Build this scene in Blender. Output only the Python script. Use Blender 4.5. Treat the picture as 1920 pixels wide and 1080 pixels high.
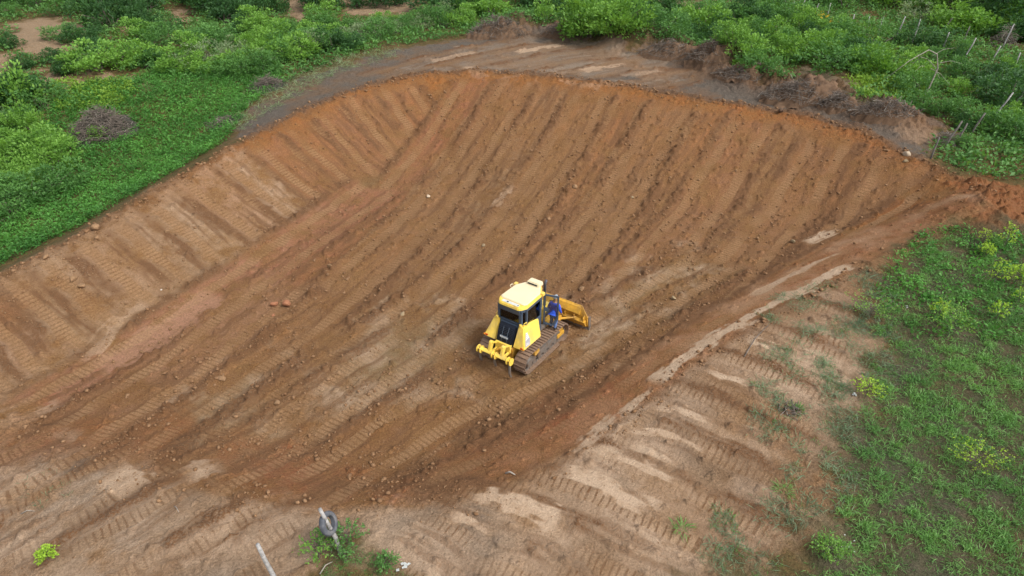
import bpy, bmesh, math, random
import numpy as np
from mathutils import Vector, Matrix

for o in list(bpy.data.objects):
    bpy.data.objects.remove(o)
SC = bpy.context.scene
COL = SC.collection
R = math.radians
rng = np.random.default_rng(7)
random.seed(7)

# ------------------------------------------------------------------ camera, sky, sun, exposure
CAM_H, CAM_P, FPX = 16.2, R(32.5), 1280.0
cam = bpy.data.cameras.new('camera')
cam.sensor_width = 36.0
cam.lens = 24.0
cam.clip_start, cam.clip_end = 0.1, 3000
cam_o = bpy.data.objects.new('camera', cam)
COL.objects.link(cam_o)
cam_o.location = (0, 0, CAM_H)
cam_o.rotation_euler = (R(90) - CAM_P, 0, 0)
SC.camera = cam_o

SUN_EL, SUN_AZ = R(50), R(125)          # azimuth clockwise from +Y
w = bpy.data.worlds.new('World')
SC.world = w
w.use_nodes = True
nt = w.node_tree
bg = nt.nodes['Background']
sky = nt.nodes.new('ShaderNodeTexSky')
sky.sky_type = 'NISHITA'
sky.sun_disc = False
sky.sun_elevation = SUN_EL
sky.sun_rotation = SUN_AZ
sky.air_density = 1.0
sky.dust_density = 4.0
sky.ozone_density = 1.0
hs = nt.nodes.new('ShaderNodeHueSaturation')      # overcast: the sky loses most of its blue
hs.inputs['Saturation'].default_value = 0.3
nt.links.new(sky.outputs[0], hs.inputs['Color'])
nt.links.new(hs.outputs[0], bg.inputs[0])
bg.inputs[1].default_value = 0.13
sun = bpy.data.lights.new('sun', 'SUN')
sun.energy = 1.35
sun.angle = R(24)
sun.color = (1.0, 0.95, 0.88)
sun_o = bpy.data.objects.new('sun', sun)
COL.objects.link(sun_o)
sd = Vector((math.sin(SUN_AZ) * math.cos(SUN_EL), math.cos(SUN_AZ) * math.cos(SUN_EL), math.sin(SUN_EL)))
sun_o.rotation_euler = sd.to_track_quat('Z', 'Y').to_euler()
sun_o.location = (0, -20, 60)
SC.view_settings.view_transform = 'Standard'
SC.view_settings.look = 'None'
SC.view_settings.gamma = 1
SC.view_settings.exposure = 0.72
SC.cycles.max_bounces = 6
SC.cycles.diffuse_bounces = 3
SC.cycles.transparent_max_bounces = 12

# ------------------------------------------------------------------ numeric helpers
def sstep(a, b, x):
    t = np.clip((x - a) / (b - a), 0, 1)
    return t * t * (3 - 2 * t)

_perm = {}
def gnoise(x, y, seed=0):
    if seed not in _perm:
        r = np.random.default_rng(seed + 100)
        a = r.uniform(0, 2 * np.pi, (256, 256)).astype(np.float32)
        _perm[seed] = (np.cos(a), np.sin(a))
    gx, gy = _perm[seed]
    xi, yi = np.floor(x).astype(np.int32), np.floor(y).astype(np.int32)
    fx, fy = (x - xi).astype(np.float32), (y - yi).astype(np.float32)
    u, v = fx * fx * fx * (fx * (fx * 6 - 15) + 10), fy * fy * fy * (fy * (fy * 6 - 15) + 10)
    x0, x1, y0, y1 = xi & 255, (xi + 1) & 255, yi & 255, (yi + 1) & 255
    def g(a, b, dx, dy):
        return gx[a, b] * dx + gy[a, b] * dy
    n0 = g(x0, y0, fx, fy) * (1 - u) + g(x1, y0, fx - 1, fy) * u
    n1 = g(x0, y1, fx, fy - 1) * (1 - u) + g(x1, y1, fx - 1, fy - 1) * u
    return (n0 * (1 - v) + n1 * v) * 1.5

def fbm(x, y, scale, octv=3, seed=0, gain=0.5):
    s, a, t = 1.0 / scale, 1.0, 0
    for k in range(octv):
        t = t + a * gnoise(x * s + 17.3 * k, y * s - 9.1 * k, seed + k)
        s *= 2.03
        a *= gain
    return t

_wt = {}
def worley(x, y, cell, seed=0):
    """distance to the nearest jittered cell point (in cells) and that point's random number"""
    if seed not in _wt:
        r = np.random.default_rng(seed + 900)
        _wt[seed] = r.random((3, 256, 256)).astype(np.float32)
    T = _wt[seed]
    X, Y = x / cell, y / cell
    xi, yi = np.floor(X).astype(np.int32), np.floor(Y).astype(np.int32)
    best = np.full(X.shape, 9.0, np.float32)
    rnd = np.zeros(X.shape, np.float32)
    for dx in (-1, 0, 1):
        for dy in (-1, 0, 1):
            a, b = (xi + dx) & 255, (yi + dy) & 255
            d = np.hypot(xi + dx + T[0, a, b] - X, yi + dy + T[1, a, b] - Y)
            m = d < best
            best = np.where(m, d, best)
            rnd = np.where(m, T[2, a, b], rnd)
    return best, rnd

CP, SP = math.cos(CAM_P), math.sin(CAM_P)
def ray(u, v):
    x, y = (u - 960) / FPX, (540 - v) / FPX
    return np.array([x, CP + y * SP, -SP + y * CP])

def at_z(u, v, z):
    d = ray(u, v)
    t = (z - CAM_H) / d[2]
    return np.array([d[0] * t, d[1] * t, z])

# ------------------------------------------------------------------ coarse lie of the land (0.25 m raster)
CX0, CX1, CY0, CY1, CS = -90.0, 90.0, -4.0, 124.0, 0.25
cxs, cys = np.arange(CX0, CX1 + CS, CS), np.arange(CY0, CY1 + CS, CS)
CXX, CYY = np.meshgrid(cxs, cys)

def bil(A, x, y):
    fx = np.clip((x - CX0) / CS, 0, A.shape[1] - 1.001)
    fy = np.clip((y - CY0) / CS, 0, A.shape[0] - 1.001)
    i, j = fx.astype(np.int32), fy.astype(np.int32)
    a, b = fx - i, fy - j
    return (A[j, i] * (1 - a) + A[j, i + 1] * a) * (1 - b) + (A[j + 1, i] * (1 - a) + A[j + 1, i + 1] * a) * b

def poly_field(P, vals=None):
    """signed distance (+ inside) to polygon P on the raster, and vals interpolated at the nearest edge point"""
    best = np.full(CXX.shape, 1e9)
    out = [np.zeros(CXX.shape) for _ in (vals or [])]
    ins = np.zeros(CXX.shape, bool)
    n = len(P)
    for k in range(n):
        ax, ay = P[k][:2]
        bx, by = P[(k + 1) % n][:2]
        dx, dy = bx - ax, by - ay
        L = dx * dx + dy * dy + 1e-12
        t = np.clip(((CXX - ax) * dx + (CYY - ay) * dy) / L, 0, 1)
        d = (CXX - ax - t * dx) ** 2 + (CYY - ay - t * dy) ** 2
        m = d < best
        best = np.where(m, d, best)
        for q, vv in enumerate(vals or []):
            out[q] = np.where(m, vv[k] * (1 - t) + vv[(k + 1) % n] * t, out[q])
        if abs(dy) > 1e-9:
            c = ((ay > CYY) != (by > CYY)) & (CXX < dx * (CYY - ay) / dy + ax)
            ins ^= c
    s = np.sqrt(best) * np.where(ins, 1, -1)
    return (s, *out) if vals else s

# rim of the pit: pixel u, v, rim height, width of the bank
RIM = [(-420, 720, 1.7, 6), (-200, 610, 1.9, 6), (0, 508, 2.1, 6), (150, 430, 2.3, 6.2), (300, 345, 2.5, 6.4), (440, 268, 2.8, 6.6),
       (600, 190, 3.1, 7), (700, 155, 3.3, 9), (800, 136, 3.4, 12), (900, 131, 3.4, 13), (1040, 141, 3.4, 13), (1180, 160, 3.3, 13),
       (1330, 185, 3.2, 12), (1480, 210, 3.0, 11), (1600, 240, 2.9, 9.5), (1690, 280, 2.7, 8.5), (1780, 325, 2.5, 7.5), (1850, 365, 2.3, 6.5),
       (1740, 430, 1.9, 5), (1600, 500, 1.6, 4.4), (1450, 575, 1.4, 4), (1300, 670, 1.3, 3.6), (1200, 745, 1.2, 3.4), (1100, 820, 1.1, 3.3),
       (960, 895, 1.0, 3.2), (800, 935, 1.1, 2.6), (600, 945, 1.15, 2.4), (430, 925, 1.0, 3.0), (250, 895, .85, 4), (110, 860, .8, 5), (-220, 900, .8, 7)]
RIMP = [at_z(u, v, z) for u, v, z, b in RIM]
pit_sd, rim_z, bank_w = poly_field(RIMP, [[r[2] for r in RIM], [r[3] for r in RIM]])
k5 = np.ones(9) / 9
def blur(A, n=1):
    for _ in range(n):
        A = np.apply_along_axis(lambda a: np.convolve(np.pad(a, 4, 'edge'), k5, 'valid'), 0, A)
        A = np.apply_along_axis(lambda a: np.convolve(np.pad(a, 4, 'edge'), k5, 'valid'), 1, A)
    return A
rim_z, bank_w = blur(rim_z, 1), blur(bank_w, 1)
NAT = 0.55 + 0.062 * np.clip(CYY - 8, -10, 44) + 0.02 * np.clip(CYY - 52, 0, 200) + 0.25 * fbm(CXX, CYY, 14, 2, 3)
NAT = NAT - 0.9 * sstep(-9, -20, CXX + 0.15 * (CYY - 25)) * sstep(48, 36, CYY)      # meadow left of the bank lies lower
FLOOR = 0.03 * np.clip(CYY - 22, -6, 30) * 0.5 + 0.05 * fbm(CXX, CYY, 7, 2, 5)
tb = np.clip(pit_sd / bank_w, 0, 1)
prof = (1 - tb) ** 1.25
prof = np.where(tb > 0, prof, 1)
zin = FLOOR + (rim_z - FLOOR) * prof
zout = NAT + (rim_z - NAT) * np.exp(-np.clip(-pit_sd, 0, 99) / 2.2)
BASE = np.where(pit_sd > 0, zin, zout)
# ridge of pushed-up earth and roots behind the far side, and the red heap at the right corner
def ridge(line, hw, h, seed):
    global BASE
    pts = [at_z(u, v, 3.0) for u, v in line]
    best = np.full(CXX.shape, 1e9)
    for a, b in zip(pts[:-1], pts[1:]):
        d = b - a
        t = np.clip(((CXX - a[0]) * d[0] + (CYY - a[1]) * d[1]) / (d[0] ** 2 + d[1] ** 2), 0, 1)
        best = np.minimum(best, np.hypot(CXX - a[0] - t * d[0], CYY - a[1] - t * d[1]))
    lump = 0.62 + 0.6 * fbm(CXX, CYY, 3.0, 3, seed)
    BASE = BASE + h * np.clip(lump, 0.05, 2) * np.exp(-(best / hw) ** 2)
    return best
RIDGES = [ridge([(960, 62), (1040, 62), (1110, 80), (1180, 96)], 2.0, 1.5, 41),
          ridge([(1180, 98), (1260, 102), (1330, 122), (1390, 150), (1470, 172), (1540, 186), (1600, 200), (1690, 222)], 1.8, 1.9, 43),
          ridge([(1850, 362), (1900, 388), (1990, 415)], 1.9, 1.0, 45)]
BASE = blur(BASE, 1)

def at(u, v, dz=0.0):
    """where the sight line of a pixel meets the coarse ground"""
    d = ray(u, v)
    t = np.linspace(6, 260, 5200)
    x, y, z = d[0] * t, d[1] * t, CAM_H + d[2] * t
    g = bil(BASE, x, y) + dz
    k = np.nonzero(z < g)[0]
    k = k[0] if len(k) else len(t) - 1
    return np.array([x[k], y[k], g[k]])

def smooth_line(px, step=0.45):
    P = np.array([at(u, v)[:2] for u, v in px])
    if len(P) > 2:
        Q = np.vstack([2 * P[0] - P[1], P, 2 * P[-1] - P[-2]])
        out = []
        for i in range(1, len(Q) - 2):
            p0, p1, p2, p3 = Q[i - 1:i + 3]
            n = max(3, int(np.linalg.norm(p2 - p1) / step))
            for t in np.linspace(0, 1, n, endpoint=False):
                out.append(0.5 * (2 * p1 + (p2 - p0) * t + (2 * p0 - 5 * p1 + 4 * p2 - p3) * t * t + (3 * p1 - p0 - 3 * p2 + p3) * t ** 3))
        out.append(P[-1])
        return np.array(out)
    n = max(2, int(np.linalg.norm(P[1] - P[0]) / step))
    return P[0] + (P[1] - P[0]) * np.linspace(0, 1, n + 1)[:, None]

# ------------------------------------------------------------------ fine ground sheet
def ysamples():
    y, out = 8.0, []
    while y < 92:
        out.append(y)
        Rr = math.hypot(y, CAM_H)
        dy = Rr * Rr / (CAM_H * 683) * 0.62
        if y < 56:
            dy = min(dy, 0.052)
        y += dy
    return np.array(out)
YS = np.concatenate([[-300, -100, -40, -15, -3, 4, 6.5, 7.5], ysamples(), [93, 97, 105, 118, 140, 190, 300, 600, 1500]])
NU = 1400
US = np.concatenate([[-40, -12, -5, -2.4, -1.5, -1.15, -1.04], np.linspace(-1, 1, NU), [1.04, 1.15, 1.5, 2.4, 5, 12, 40]])
HWID = 10 + 0.66 * np.clip(YS, 0, 140)
GX = (US[None, :] * HWID[:, None]).astype(np.float64)
GY = np.repeat(YS[:, None], len(US), 1)
NY, NX = GX.shape
def gidx(x, y):
    j = np.interp(y, YS, np.arange(NY))
    i = np.interp(x / (10 + 0.66 * np.clip(y, 0, 140)), US, np.arange(NX))
    return i, j
GB = bil(BASE, GX, GY)
PSD = bil(pit_sd, GX, GY)
TB = bil(tb, GX, GY)
DET = np.zeros_like(GB, dtype=np.float32)                 # fine relief
M = {k: np.zeros_like(DET) for k in ('clay', 'pale', 'olive', 'dark', 'green', 'tread', 'crumb_groove_shade', 'rust')}
N1 = fbm(GX, GY, 1.6, 4, 11).astype(np.float32)
N2 = fbm(GX, GY, 0.45, 3, 21).astype(np.float32)
N3 = fbm(GX, GY, 5.0, 3, 31).astype(np.float32)
W1, WR1 = worley(GX, GY, 0.42, 1)
W2, WR2 = worley(GX, GY, 0.2, 2)
CLOD = (np.clip(0.62 - W1, 0, 1) * np.clip(WR1 - 0.35, 0, 1) * 0.5 + np.clip(0.6 - W2, 0, 1) * np.clip(WR2 - .2, 0, 1) * 0.17).astype(np.float32)

def px_poly(px, z=None):
    return [at(u, v) if z is None else at_z(u, v, z) for u, v in px]

def paint(name, px, feather=0.5, amount=1.0, ragged=0.7, z=None, sub=False):
    s = bil(poly_field(px_poly(px, z)), GX, GY)
    m = sstep(-feather, feather, s + ragged * (N1 * 1.1 + N2 * 0.5)).astype(np.float32) * amount
    if sub:
        M[name] *= 1 - m
    else:
        M[name] = np.maximum(M[name], m)
    return m

def seg_fields(P, reach):
    """lateral offset, arc length and mask of grid points within reach of polyline P"""
    T = np.full(DET.shape, 99.0, np.float32)
    S = np.zeros(DET.shape, np.float32)
    s0 = 0.0
    box = [NY, 0, NX, 0]
    for a, b in zip(P[:-1], P[1:]):
        d = b - a
        L = np.linalg.norm(d)
        if L < 1e-6:
            continue
        x0, x1 = min(a[0], b[0]) - reach, max(a[0], b[0]) + reach
        y0, y1 = min(a[1], b[1]) - reach, max(a[1], b[1]) + reach
        j0, j1 = np.searchsorted(YS, y0), np.searchsorted(YS, y1) + 1
        ii = [gidx(xx, yy)[0] for xx in (x0, x1) for yy in (max(y0, 1), max(y1, 1))]
        i0, i1 = int(min(ii)), int(max(ii)) + 2
        j1, i1 = min(j1, NY), min(i1, NX)
        if j0 >= j1 or i0 >= i1:
            s0 += L
            continue
        X, Y = GX[j0:j1, i0:i1] - a[0], GY[j0:j1, i0:i1] - a[1]
        t = (X * d[0] + Y * d[1]) / L
        n = (X * d[1] - Y * d[0]) / L
        tc = np.clip(t, 0, L)
        dist = np.hypot(n, t - tc)
        sg = np.where(n < 0, -1, 1)
        old = T[j0:j1, i0:i1]
        m = dist < np.abs(old)
        T[j0:j1, i0:i1] = np.where(m, dist * sg, old)
        S[j0:j1, i0:i1] = np.where(m, s0 + tc, S[j0:j1, i0:i1])
        s0 += L
        box = [min(box[0], j0), max(box[1], j1), min(box[2], i0), max(box[3], i1)]
    sl = (slice(box[0], box[1]), slice(box[2], box[3]))
    return T[sl], S[sl], sl, s0

BERMS = []      # places where loose clods gather
def dozer_pass(px, gauge=1.75, tw=0.5, berm=0.16, clay=0.0, olive=0.0, rust=0.0, tread=1.0, scrape=0.06, pitch=0.19, half=1.5,
               dig=0.055, tracks=(-1, 1), wob=0.0, cover=1.0, pale=0.0, dark=0.0, gdark=.5, cl_=1.0, wmin=.1):
    P = smooth_line(px)
    T, S, sl, L = seg_fields(P, half + 1.0)
    n1, n2 = N1[sl], N2[sl]
    T = T + n1 * 0.13
    at_ = np.abs(T)
    ends = sstep(0.0, 1.6, S + n1 * .6) * sstep(0.0, 1.8, L - S + n1 * .7)
    body = sstep(half + 0.1, half - 0.12, at_) * ends * cover
    rough = fbm(GX[sl], GY[sl], .2, 2, 64)
    sd_ = (px[0][0] * 7 + px[0][1]) % 97
    stk = fbm((T + sd_) / .34, (S + sd_) / 5.5, 1.0, 3, 401, .6)
    prof = -scrape + .045 * stk + n2 * 0.022 + 1.0 * CLOD[sl] + .044 * rough
    tm = np.zeros_like(T)
    for sgn in tracks:
        tm = np.maximum(tm, sstep(tw / 2 + 0.03, tw / 2 - 0.03, np.abs(T - sgn * gauge / 2)))
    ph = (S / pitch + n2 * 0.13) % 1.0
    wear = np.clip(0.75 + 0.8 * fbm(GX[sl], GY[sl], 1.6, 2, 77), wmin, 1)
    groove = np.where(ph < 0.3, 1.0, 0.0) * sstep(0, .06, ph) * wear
    tprof = -scrape - dig * 0.5 + dig * (1 - 1.7 * groove) + 0.012 * n2 + .006 * rough
    prof = prof * (1 - tm) + tprof * tm
    DET[sl] = DET[sl] * (1 - body) + prof * body
    bm = np.exp(-((at_ - half - 0.12 + .15 * n2) / 0.27) ** 2) * ends * np.clip(0.75 + 0.8 * n1, 0.25, 1.4)
    DET[sl] = np.maximum(DET[sl], bm * (berm * 0.5 + np.minimum(1.5 * CLOD[sl], .16) * (berm / 0.16) + .02 * n2))
    M['crumb_groove_shade'][sl] = np.clip(M['crumb_groove_shade'][sl] * (1 - body * .9) + bm, 0, 1.2)
    M['crumb_groove_shade'][sl] = np.clip(M['crumb_groove_shade'][sl] + body * tm * groove * gdark, 0, 1.2)  # shade inside the tread grooves, painted into the soil colour
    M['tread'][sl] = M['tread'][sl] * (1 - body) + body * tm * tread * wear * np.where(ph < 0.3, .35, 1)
    inner = body * (1 - tm * 0.6) * np.clip(0.75 + 0.8 * n1 + .4 * n2, 0, 1.3)
    crum = body * (1 - tm) * np.clip(stk * 1.1 + .45 * n1 + .1, 0, .75)
    M['crumb_groove_shade'][sl] = np.maximum(M['crumb_groove_shade'][sl], crum)
    rust = np.clip(rust + .55 * np.clip(-stk - .05, 0, 1), 0, 1) if rust > .12 else rust
    for k, vv in (('clay', clay), ('olive', olive), ('rust', rust), ('pale', pale), ('dark', dark)):
        M[k][sl] = M[k][sl] * (1 - body * 0.8) + inner * vv
    if berm > 0.05:
        BERMS.append((P, half + 0.12, berm * cl_))
# ------------------------------------------------------------------ soil zones
veg = 1 - sstep(-0.9, 0.1, PSD + 0.5 * N1)
APRON = [(432, 268), (470, 200), (560, 148), (680, 112), (800, 84), (900, 66), (985, 45), (1060, 42), (1110, 75), (1190, 86), (1290, 92), (1330, 105), (1400, 138),
         (1480, 158), (1560, 178), (1640, 200), (1765, 216), (1768, 240), (1735, 292), (1700, 330), (1500, 320), (1100, 260), (800, 240), (600, 270)]
SPOIL = [(1735, 430), (1800, 330), (1860, 340), (1930, 352), (2060, 380), (2060, 500), (1920, 446), (1850, 432), (1780, 418)]
NEAR = [(1860, 365), (1755, 425), (1690, 470), (1650, 520), (1640, 580), (1690, 640), (1660, 720), (1640, 790), (1560, 860), (1620, 930), (1580, 990), (1460, 1050),
        (1380, 1130), (780, 1200), (700, 1030), (640, 1015), (585, 1080), (560, 1180), (-300, 1200), (-420, 800), (60, 780), (500, 800), (1100, 700)]
GRASSR = [(1890, 442), (1760, 424), (1680, 480), (1640, 540), (1640, 640), (1620, 740), (1580, 860), (1560, 1000), (1400, 1090), (1330, 1180), (2300, 1250), (2300, 440), (2000, 430)]
GRASSL = [(600, 1085), (640, 1030), (690, 1035), (770, 1085), (830, 1180), (560, 1180)]
a_ap = paint('dark', APRON, .5, .95)
paint('pale', [(780, 130), (900, 90), (1000, 60), (1090, 80), (1250, 105), (1260, 150), (1100, 150), (900, 132)], .8, .3, 2.2)
paint('clay', [(1100, 80), (1300, 95), (1480, 160), (1760, 220), (1700, 300), (1500, 230), (1250, 175), (1100, 140)], .8, .2, 1.5)
M['dark'] *= sstep(.25, -.1, PSD + .2 * N1)
for p_ in (APRON, SPOIL, NEAR):
    veg = veg * (1 - sstep(-.4, .4, bil(poly_field(px_poly(p_)), GX, GY) + .6 * N1 + .3 * N2))
gl = sstep(-.3, .3, bil(poly_field(px_poly(GRASSL)), GX, GY) + .4 * N1)
gr_sd = bil(poly_field(px_poly(GRASSR)), GX, GY)
gr = sstep(-1.2, 1.0, gr_sd + 1.2 * N1 + .5 * N2)
veg = np.maximum(np.maximum(veg, gl), gr).astype(np.float32)
M['green'] = veg * .62
# bare patches among the bushes
BARE = [[(20, 45), (90, 30), (160, 50), (150, 95), (110, 115), (60, 108), (25, 90)], [(60, 150), (110, 118), (140, 130), (130, 180), (80, 170)],
        [(235, 55), (300, 40), (340, 62), (320, 80), (250, 80)], [(525, 0), (590, 4), (585, 38), (550, 42), (530, 20)], [(640, 0), (790, 2), (800, 22), (700, 34), (650, 28)],
        [(160, 140), (280, 143), (275, 160), (170, 158)], [(88, 165), (110, 160), (108, 205), (90, 205)], [(0, 90), (30, 100), (22, 140), (0, 140)], [(330, 18), (345, 14), (350, 40), (330, 44)]]
GREYB = [[(1240, 0), (1310, 4), (1320, 22), (1262, 30), (1240, 20)], [(1478, 140), (1505, 122), (1540, 130), (1600, 152), (1640, 176), (1590, 182), (1510, 160)], [(1100, 5), (1140, 8), (1130, 16), (1100, 14)]]
bare = np.zeros_like(DET)
for q in BARE:
    m = paint('pale', q, .9, .55, 1.3)
    M['clay'] = np.maximum(M['clay'], m * .45)
    bare = np.maximum(bare, m)
for q in GREYB:
    m = paint('dark', q, .9, .7, 1.3)
    M['pale'] = np.maximum(M['pale'], m * .5)
    bare = np.maximum(bare, m)
M['green'] *= 1 - bare * .95
# broad colours of the cut earth
M['rust'] = np.maximum(M['rust'], .55 * sstep(.35, .05, TB) * (PSD > 0) * sstep(25, 40, GY))
paint('olive', [(480, 690), (700, 560), (880, 560), (900, 690), (760, 800), (600, 780)], 2.0, .8, 2)
paint('olive', [(1000, 480), (1250, 400), (1330, 480), (1150, 600), (1060, 560)], 2.0, .5, 2)
M['olive'] = np.maximum(M['olive'], .5 * sstep(.6, 1.0, TB) * np.clip(.5 + N3, 0, 1)).astype(np.float32)
paint('rust', [(1110, 790), (1250, 650), (1480, 540), (1620, 440), (1780, 370), (1850, 365), (1560, 520), (1240, 720), (1090, 850), (940, 900), (900, 880)], .9, .8, 1.2)
paint('rust', SPOIL, .6, .9)
paint('clay', SPOIL, .6, .5)
paint('crumb_groove_shade', SPOIL, .6, .4)
DET += bil(sstep(-.3, .5, poly_field(px_poly(SPOIL))), GX, GY).astype(np.float32) * (.07 * N1 + 1.3 * CLOD)
paint('clay', [(640, 960), (760, 860), (960, 800), (1130, 730), (1170, 760), (1000, 890), (850, 930)], .8, .8, 1.4)
paint('pale', [(-300, 560), (0, 520), (150, 440), (300, 352), (430, 300), (560, 380), (470, 500), (330, 580), (170, 690), (-100, 800)], 1.2, .3, 1.8)
paint('pale', [(-300, 830), (60, 780), (250, 860), (420, 920), (640, 960), (800, 950), (960, 905), (1100, 835), (1200, 760), (1300, 690), (1450, 700), (1500, 1100), (700, 1200), (560, 1100), (-300, 1200)], .9, .5, 2)
paint('dark', [(-300, 850), (60, 790), (200, 850), (250, 960), (180, 1100), (-300, 1200)], 1.2, .5, 2.4)
paint('dark', [(1330, 680), (1560, 560), (1640, 640), (1600, 860), (1480, 1040), (1330, 1060), (1380, 860)], 1.5, .75, 2.0)
paint('olive', [(1250, 700), (1480, 560), (1640, 500), (1640, 900), (1400, 1100), (900, 1100), (800, 980), (1050, 900)], 1.5, .35, 2.2)
M['dark'] = np.maximum(M['dark'], gr * .75)
# general roughness
DET += (0.05 * fbm(GX, GY, 2.6, 2, 51) + 0.02 * N2).astype(np.float32)
inpit = sstep(-.3, .5, PSD).astype(np.float32)
DET += (0.04 * fbm(GX, GY, .24, 2, 61) + .02 * fbm(GX, GY, .8, 2, 62)).astype(np.float32) * (1 - .6 * veg)
DET += CLOD * (0.25 + 0.9 * inpit * np.clip(.4 + N1, 0, 1)) * (1 - veg)
# crumbling crest along the rim
crest = np.exp(-((PSD + .15 + .25 * N1) / .45) ** 2) * sstep(0.0, .5, 1 - sstep(14, 20, np.abs(GX) * 0 + (GY < 21) * 30))
DET += crest * (0.05 + .75 * CLOD + .07 * N1 + .03 * N2)
M['crumb_groove_shade'] = np.maximum(M['crumb_groove_shade'], crest * .8)

# ------------------------------------------------------------------ dozer passes
dp = dozer_pass
# left bank, passes straight up and down the slope
LB = [[(-60, 590), (90, 730)], [(-10, 545), (150, 700)], [(50, 505), (215, 650)], [(110, 468), (275, 605)], [(172, 436), (335, 565)], [(235, 400), (410, 525)],
      [(297, 362), (470, 490)], [(362, 325), (540, 450)], [(428, 288), (610, 415)], [(490, 258), (660, 385)], [(548, 226), (705, 352)], [(607, 197), (735, 325)],
      [(668, 172), (770, 292)], [(735, 152), (805, 258)]]
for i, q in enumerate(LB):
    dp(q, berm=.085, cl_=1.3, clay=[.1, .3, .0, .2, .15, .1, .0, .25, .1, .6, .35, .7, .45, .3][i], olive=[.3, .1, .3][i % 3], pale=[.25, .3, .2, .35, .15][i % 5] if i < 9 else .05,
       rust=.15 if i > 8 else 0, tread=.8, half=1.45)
for q in ([(690, 150), (850, 105), (990, 72)], [(800, 135), (960, 100), (1080, 78)], [(930, 135), (1060, 108), (1170, 92)], [(1060, 148), (1160, 126), (1260, 112)], [(1190, 165), (1290, 142), (1350, 128)]):
    dp(q, berm=.1, dark=.75, pale=.12, clay=.08, tread=.25, half=1.3, cover=.7)
M['dark'] *= sstep(.25, -.1, PSD + .2 * N1)
# the back slope fanning down to the floor and out towards the lower left
BS = [[(905, 142), (850, 225), (785, 318), (690, 420), (520, 560), (300, 705), (110, 830)],
      [(975, 145), (918, 240), (860, 330), (770, 430), (600, 580), (360, 750), (160, 880)],
      [(1045, 152), (985, 260), (925, 355), (830, 470), (660, 610), (430, 780), (250, 900)],
      [(1120, 162), (1062, 265), (1000, 365), (900, 490), (720, 640), (500, 800), (340, 915)],
      [(1195, 174), (1135, 275), (1070, 380), (965, 505), (800, 650), (590, 800), (420, 915)],
      [(1270, 186), (1212, 285), (1145, 395), (1040, 520), (880, 660), (680, 810), (520, 915)],
      [(1345, 198), (1290, 295), (1220, 405), (1110, 540), (960, 670), (780, 810), (610, 925)],
      [(1420, 214), (1365, 310), (1290, 420), (1180, 545), (1040, 680), (860, 825), (700, 930)],
      [(1495, 226), (1440, 325), (1360, 435), (1240, 570), (1100, 700), (930, 840)],
      [(1568, 246), (1510, 345), (1425, 455), (1300, 590), (1150, 730), (980, 860), (800, 935)],
      [(1636, 268), (1575, 365), (1480, 480), (1345, 615), (1180, 755)],
      [(1700, 300), (1635, 390), (1540, 490), (1400, 605), (1240, 715), (1110, 800)]]
order = [0, 2, 4, 6, 8, 10, 1, 3, 5, 7, 9, 11]
CL = [.7, .2, .35, .1, .3, .25, .15, .55, .2, .4, .3, .3]
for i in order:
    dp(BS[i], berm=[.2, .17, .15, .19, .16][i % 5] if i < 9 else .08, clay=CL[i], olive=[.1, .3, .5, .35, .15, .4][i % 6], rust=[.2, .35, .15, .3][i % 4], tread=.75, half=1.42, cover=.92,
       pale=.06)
dp([(720, 345), (600, 430), (440, 545), (300, 640), (170, 720), (20, 800)], berm=.14, clay=.9, pale=.12, tread=.9)
dp([(560, 515), (400, 640), (230, 760), (80, 850)], berm=.2, clay=.5, olive=.3, pale=.1)
dp([(1360, 480), (1150, 610), (880, 760), (640, 900)], berm=.13, olive=.5, clay=.1)
dp([(820, 620), (640, 740), (430, 880), (230, 1000)], berm=.12, olive=.45, clay=.25, pale=.15)
dp([(900, 720), (700, 850), (520, 960)], berm=.1, olive=.2, clay=.3)
# along the right edge
dp([(1790, 350), (1660, 430), (1500, 530), (1330, 640), (1200, 740), (1080, 830)], berm=.05, cl_=.5, rust=.75, clay=.2)
dp([(1830, 368), (1720, 425), (1570, 505), (1400, 605), (1260, 700), (1130, 795), (980, 885)], berm=.06, cl_=.5, rust=.7, clay=.4, pale=.15, tread=.7)
M['rust'] = np.clip(M['rust'] + .4 * sstep(.85, .25, TB) * (PSD > 0) * sstep(24, 36, GY) * np.clip(.7 + N1, 0, 1.2), 0, 1).astype(np.float32)
# the apron outside the near edge, passes running down to the right
AP = [[(1545, 505), (1640, 528), (1700, 545)], [(1440, 575), (1560, 612), (1690, 655)], [(1360, 625), (1500, 668), (1650, 730)], [(1290, 680), (1440, 735), (1620, 815)],
      [(1215, 748), (1370, 812), (1560, 900)], [(1140, 815), (1310, 885), (1490, 975), (1590, 1040)], [(1040, 868), (1230, 950), (1420, 1050), (1500, 1120)],
      [(930, 915), (1110, 985), (1280, 1070), (1400, 1160)], [(800, 950), (960, 1015), (1120, 1100)], [(690, 975), (830, 1050), (930, 1120)]]
mid = [[((a[0] + b[0]) / 2, (a[1] + b[1]) / 2) for a, b in zip(q, r)] for q, r in zip(AP[:-1], AP[1:])]
for i, q in enumerate(mid):
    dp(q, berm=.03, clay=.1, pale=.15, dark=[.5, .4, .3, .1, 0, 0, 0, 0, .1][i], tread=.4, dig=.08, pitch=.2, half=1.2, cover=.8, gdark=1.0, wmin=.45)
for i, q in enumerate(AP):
    dp(q, berm=.07, clay=.12, pale=[.1, .12, .18, .3, .4, .42, .38, .35, .25, .2][i], dark=[.5, .4, .3, .15, 0, 0, 0, 0, .1, .2][i], tread=.5, dig=.085, pitch=.2, half=1.2, cover=.85, gdark=1.0, wmin=.45)
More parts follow.
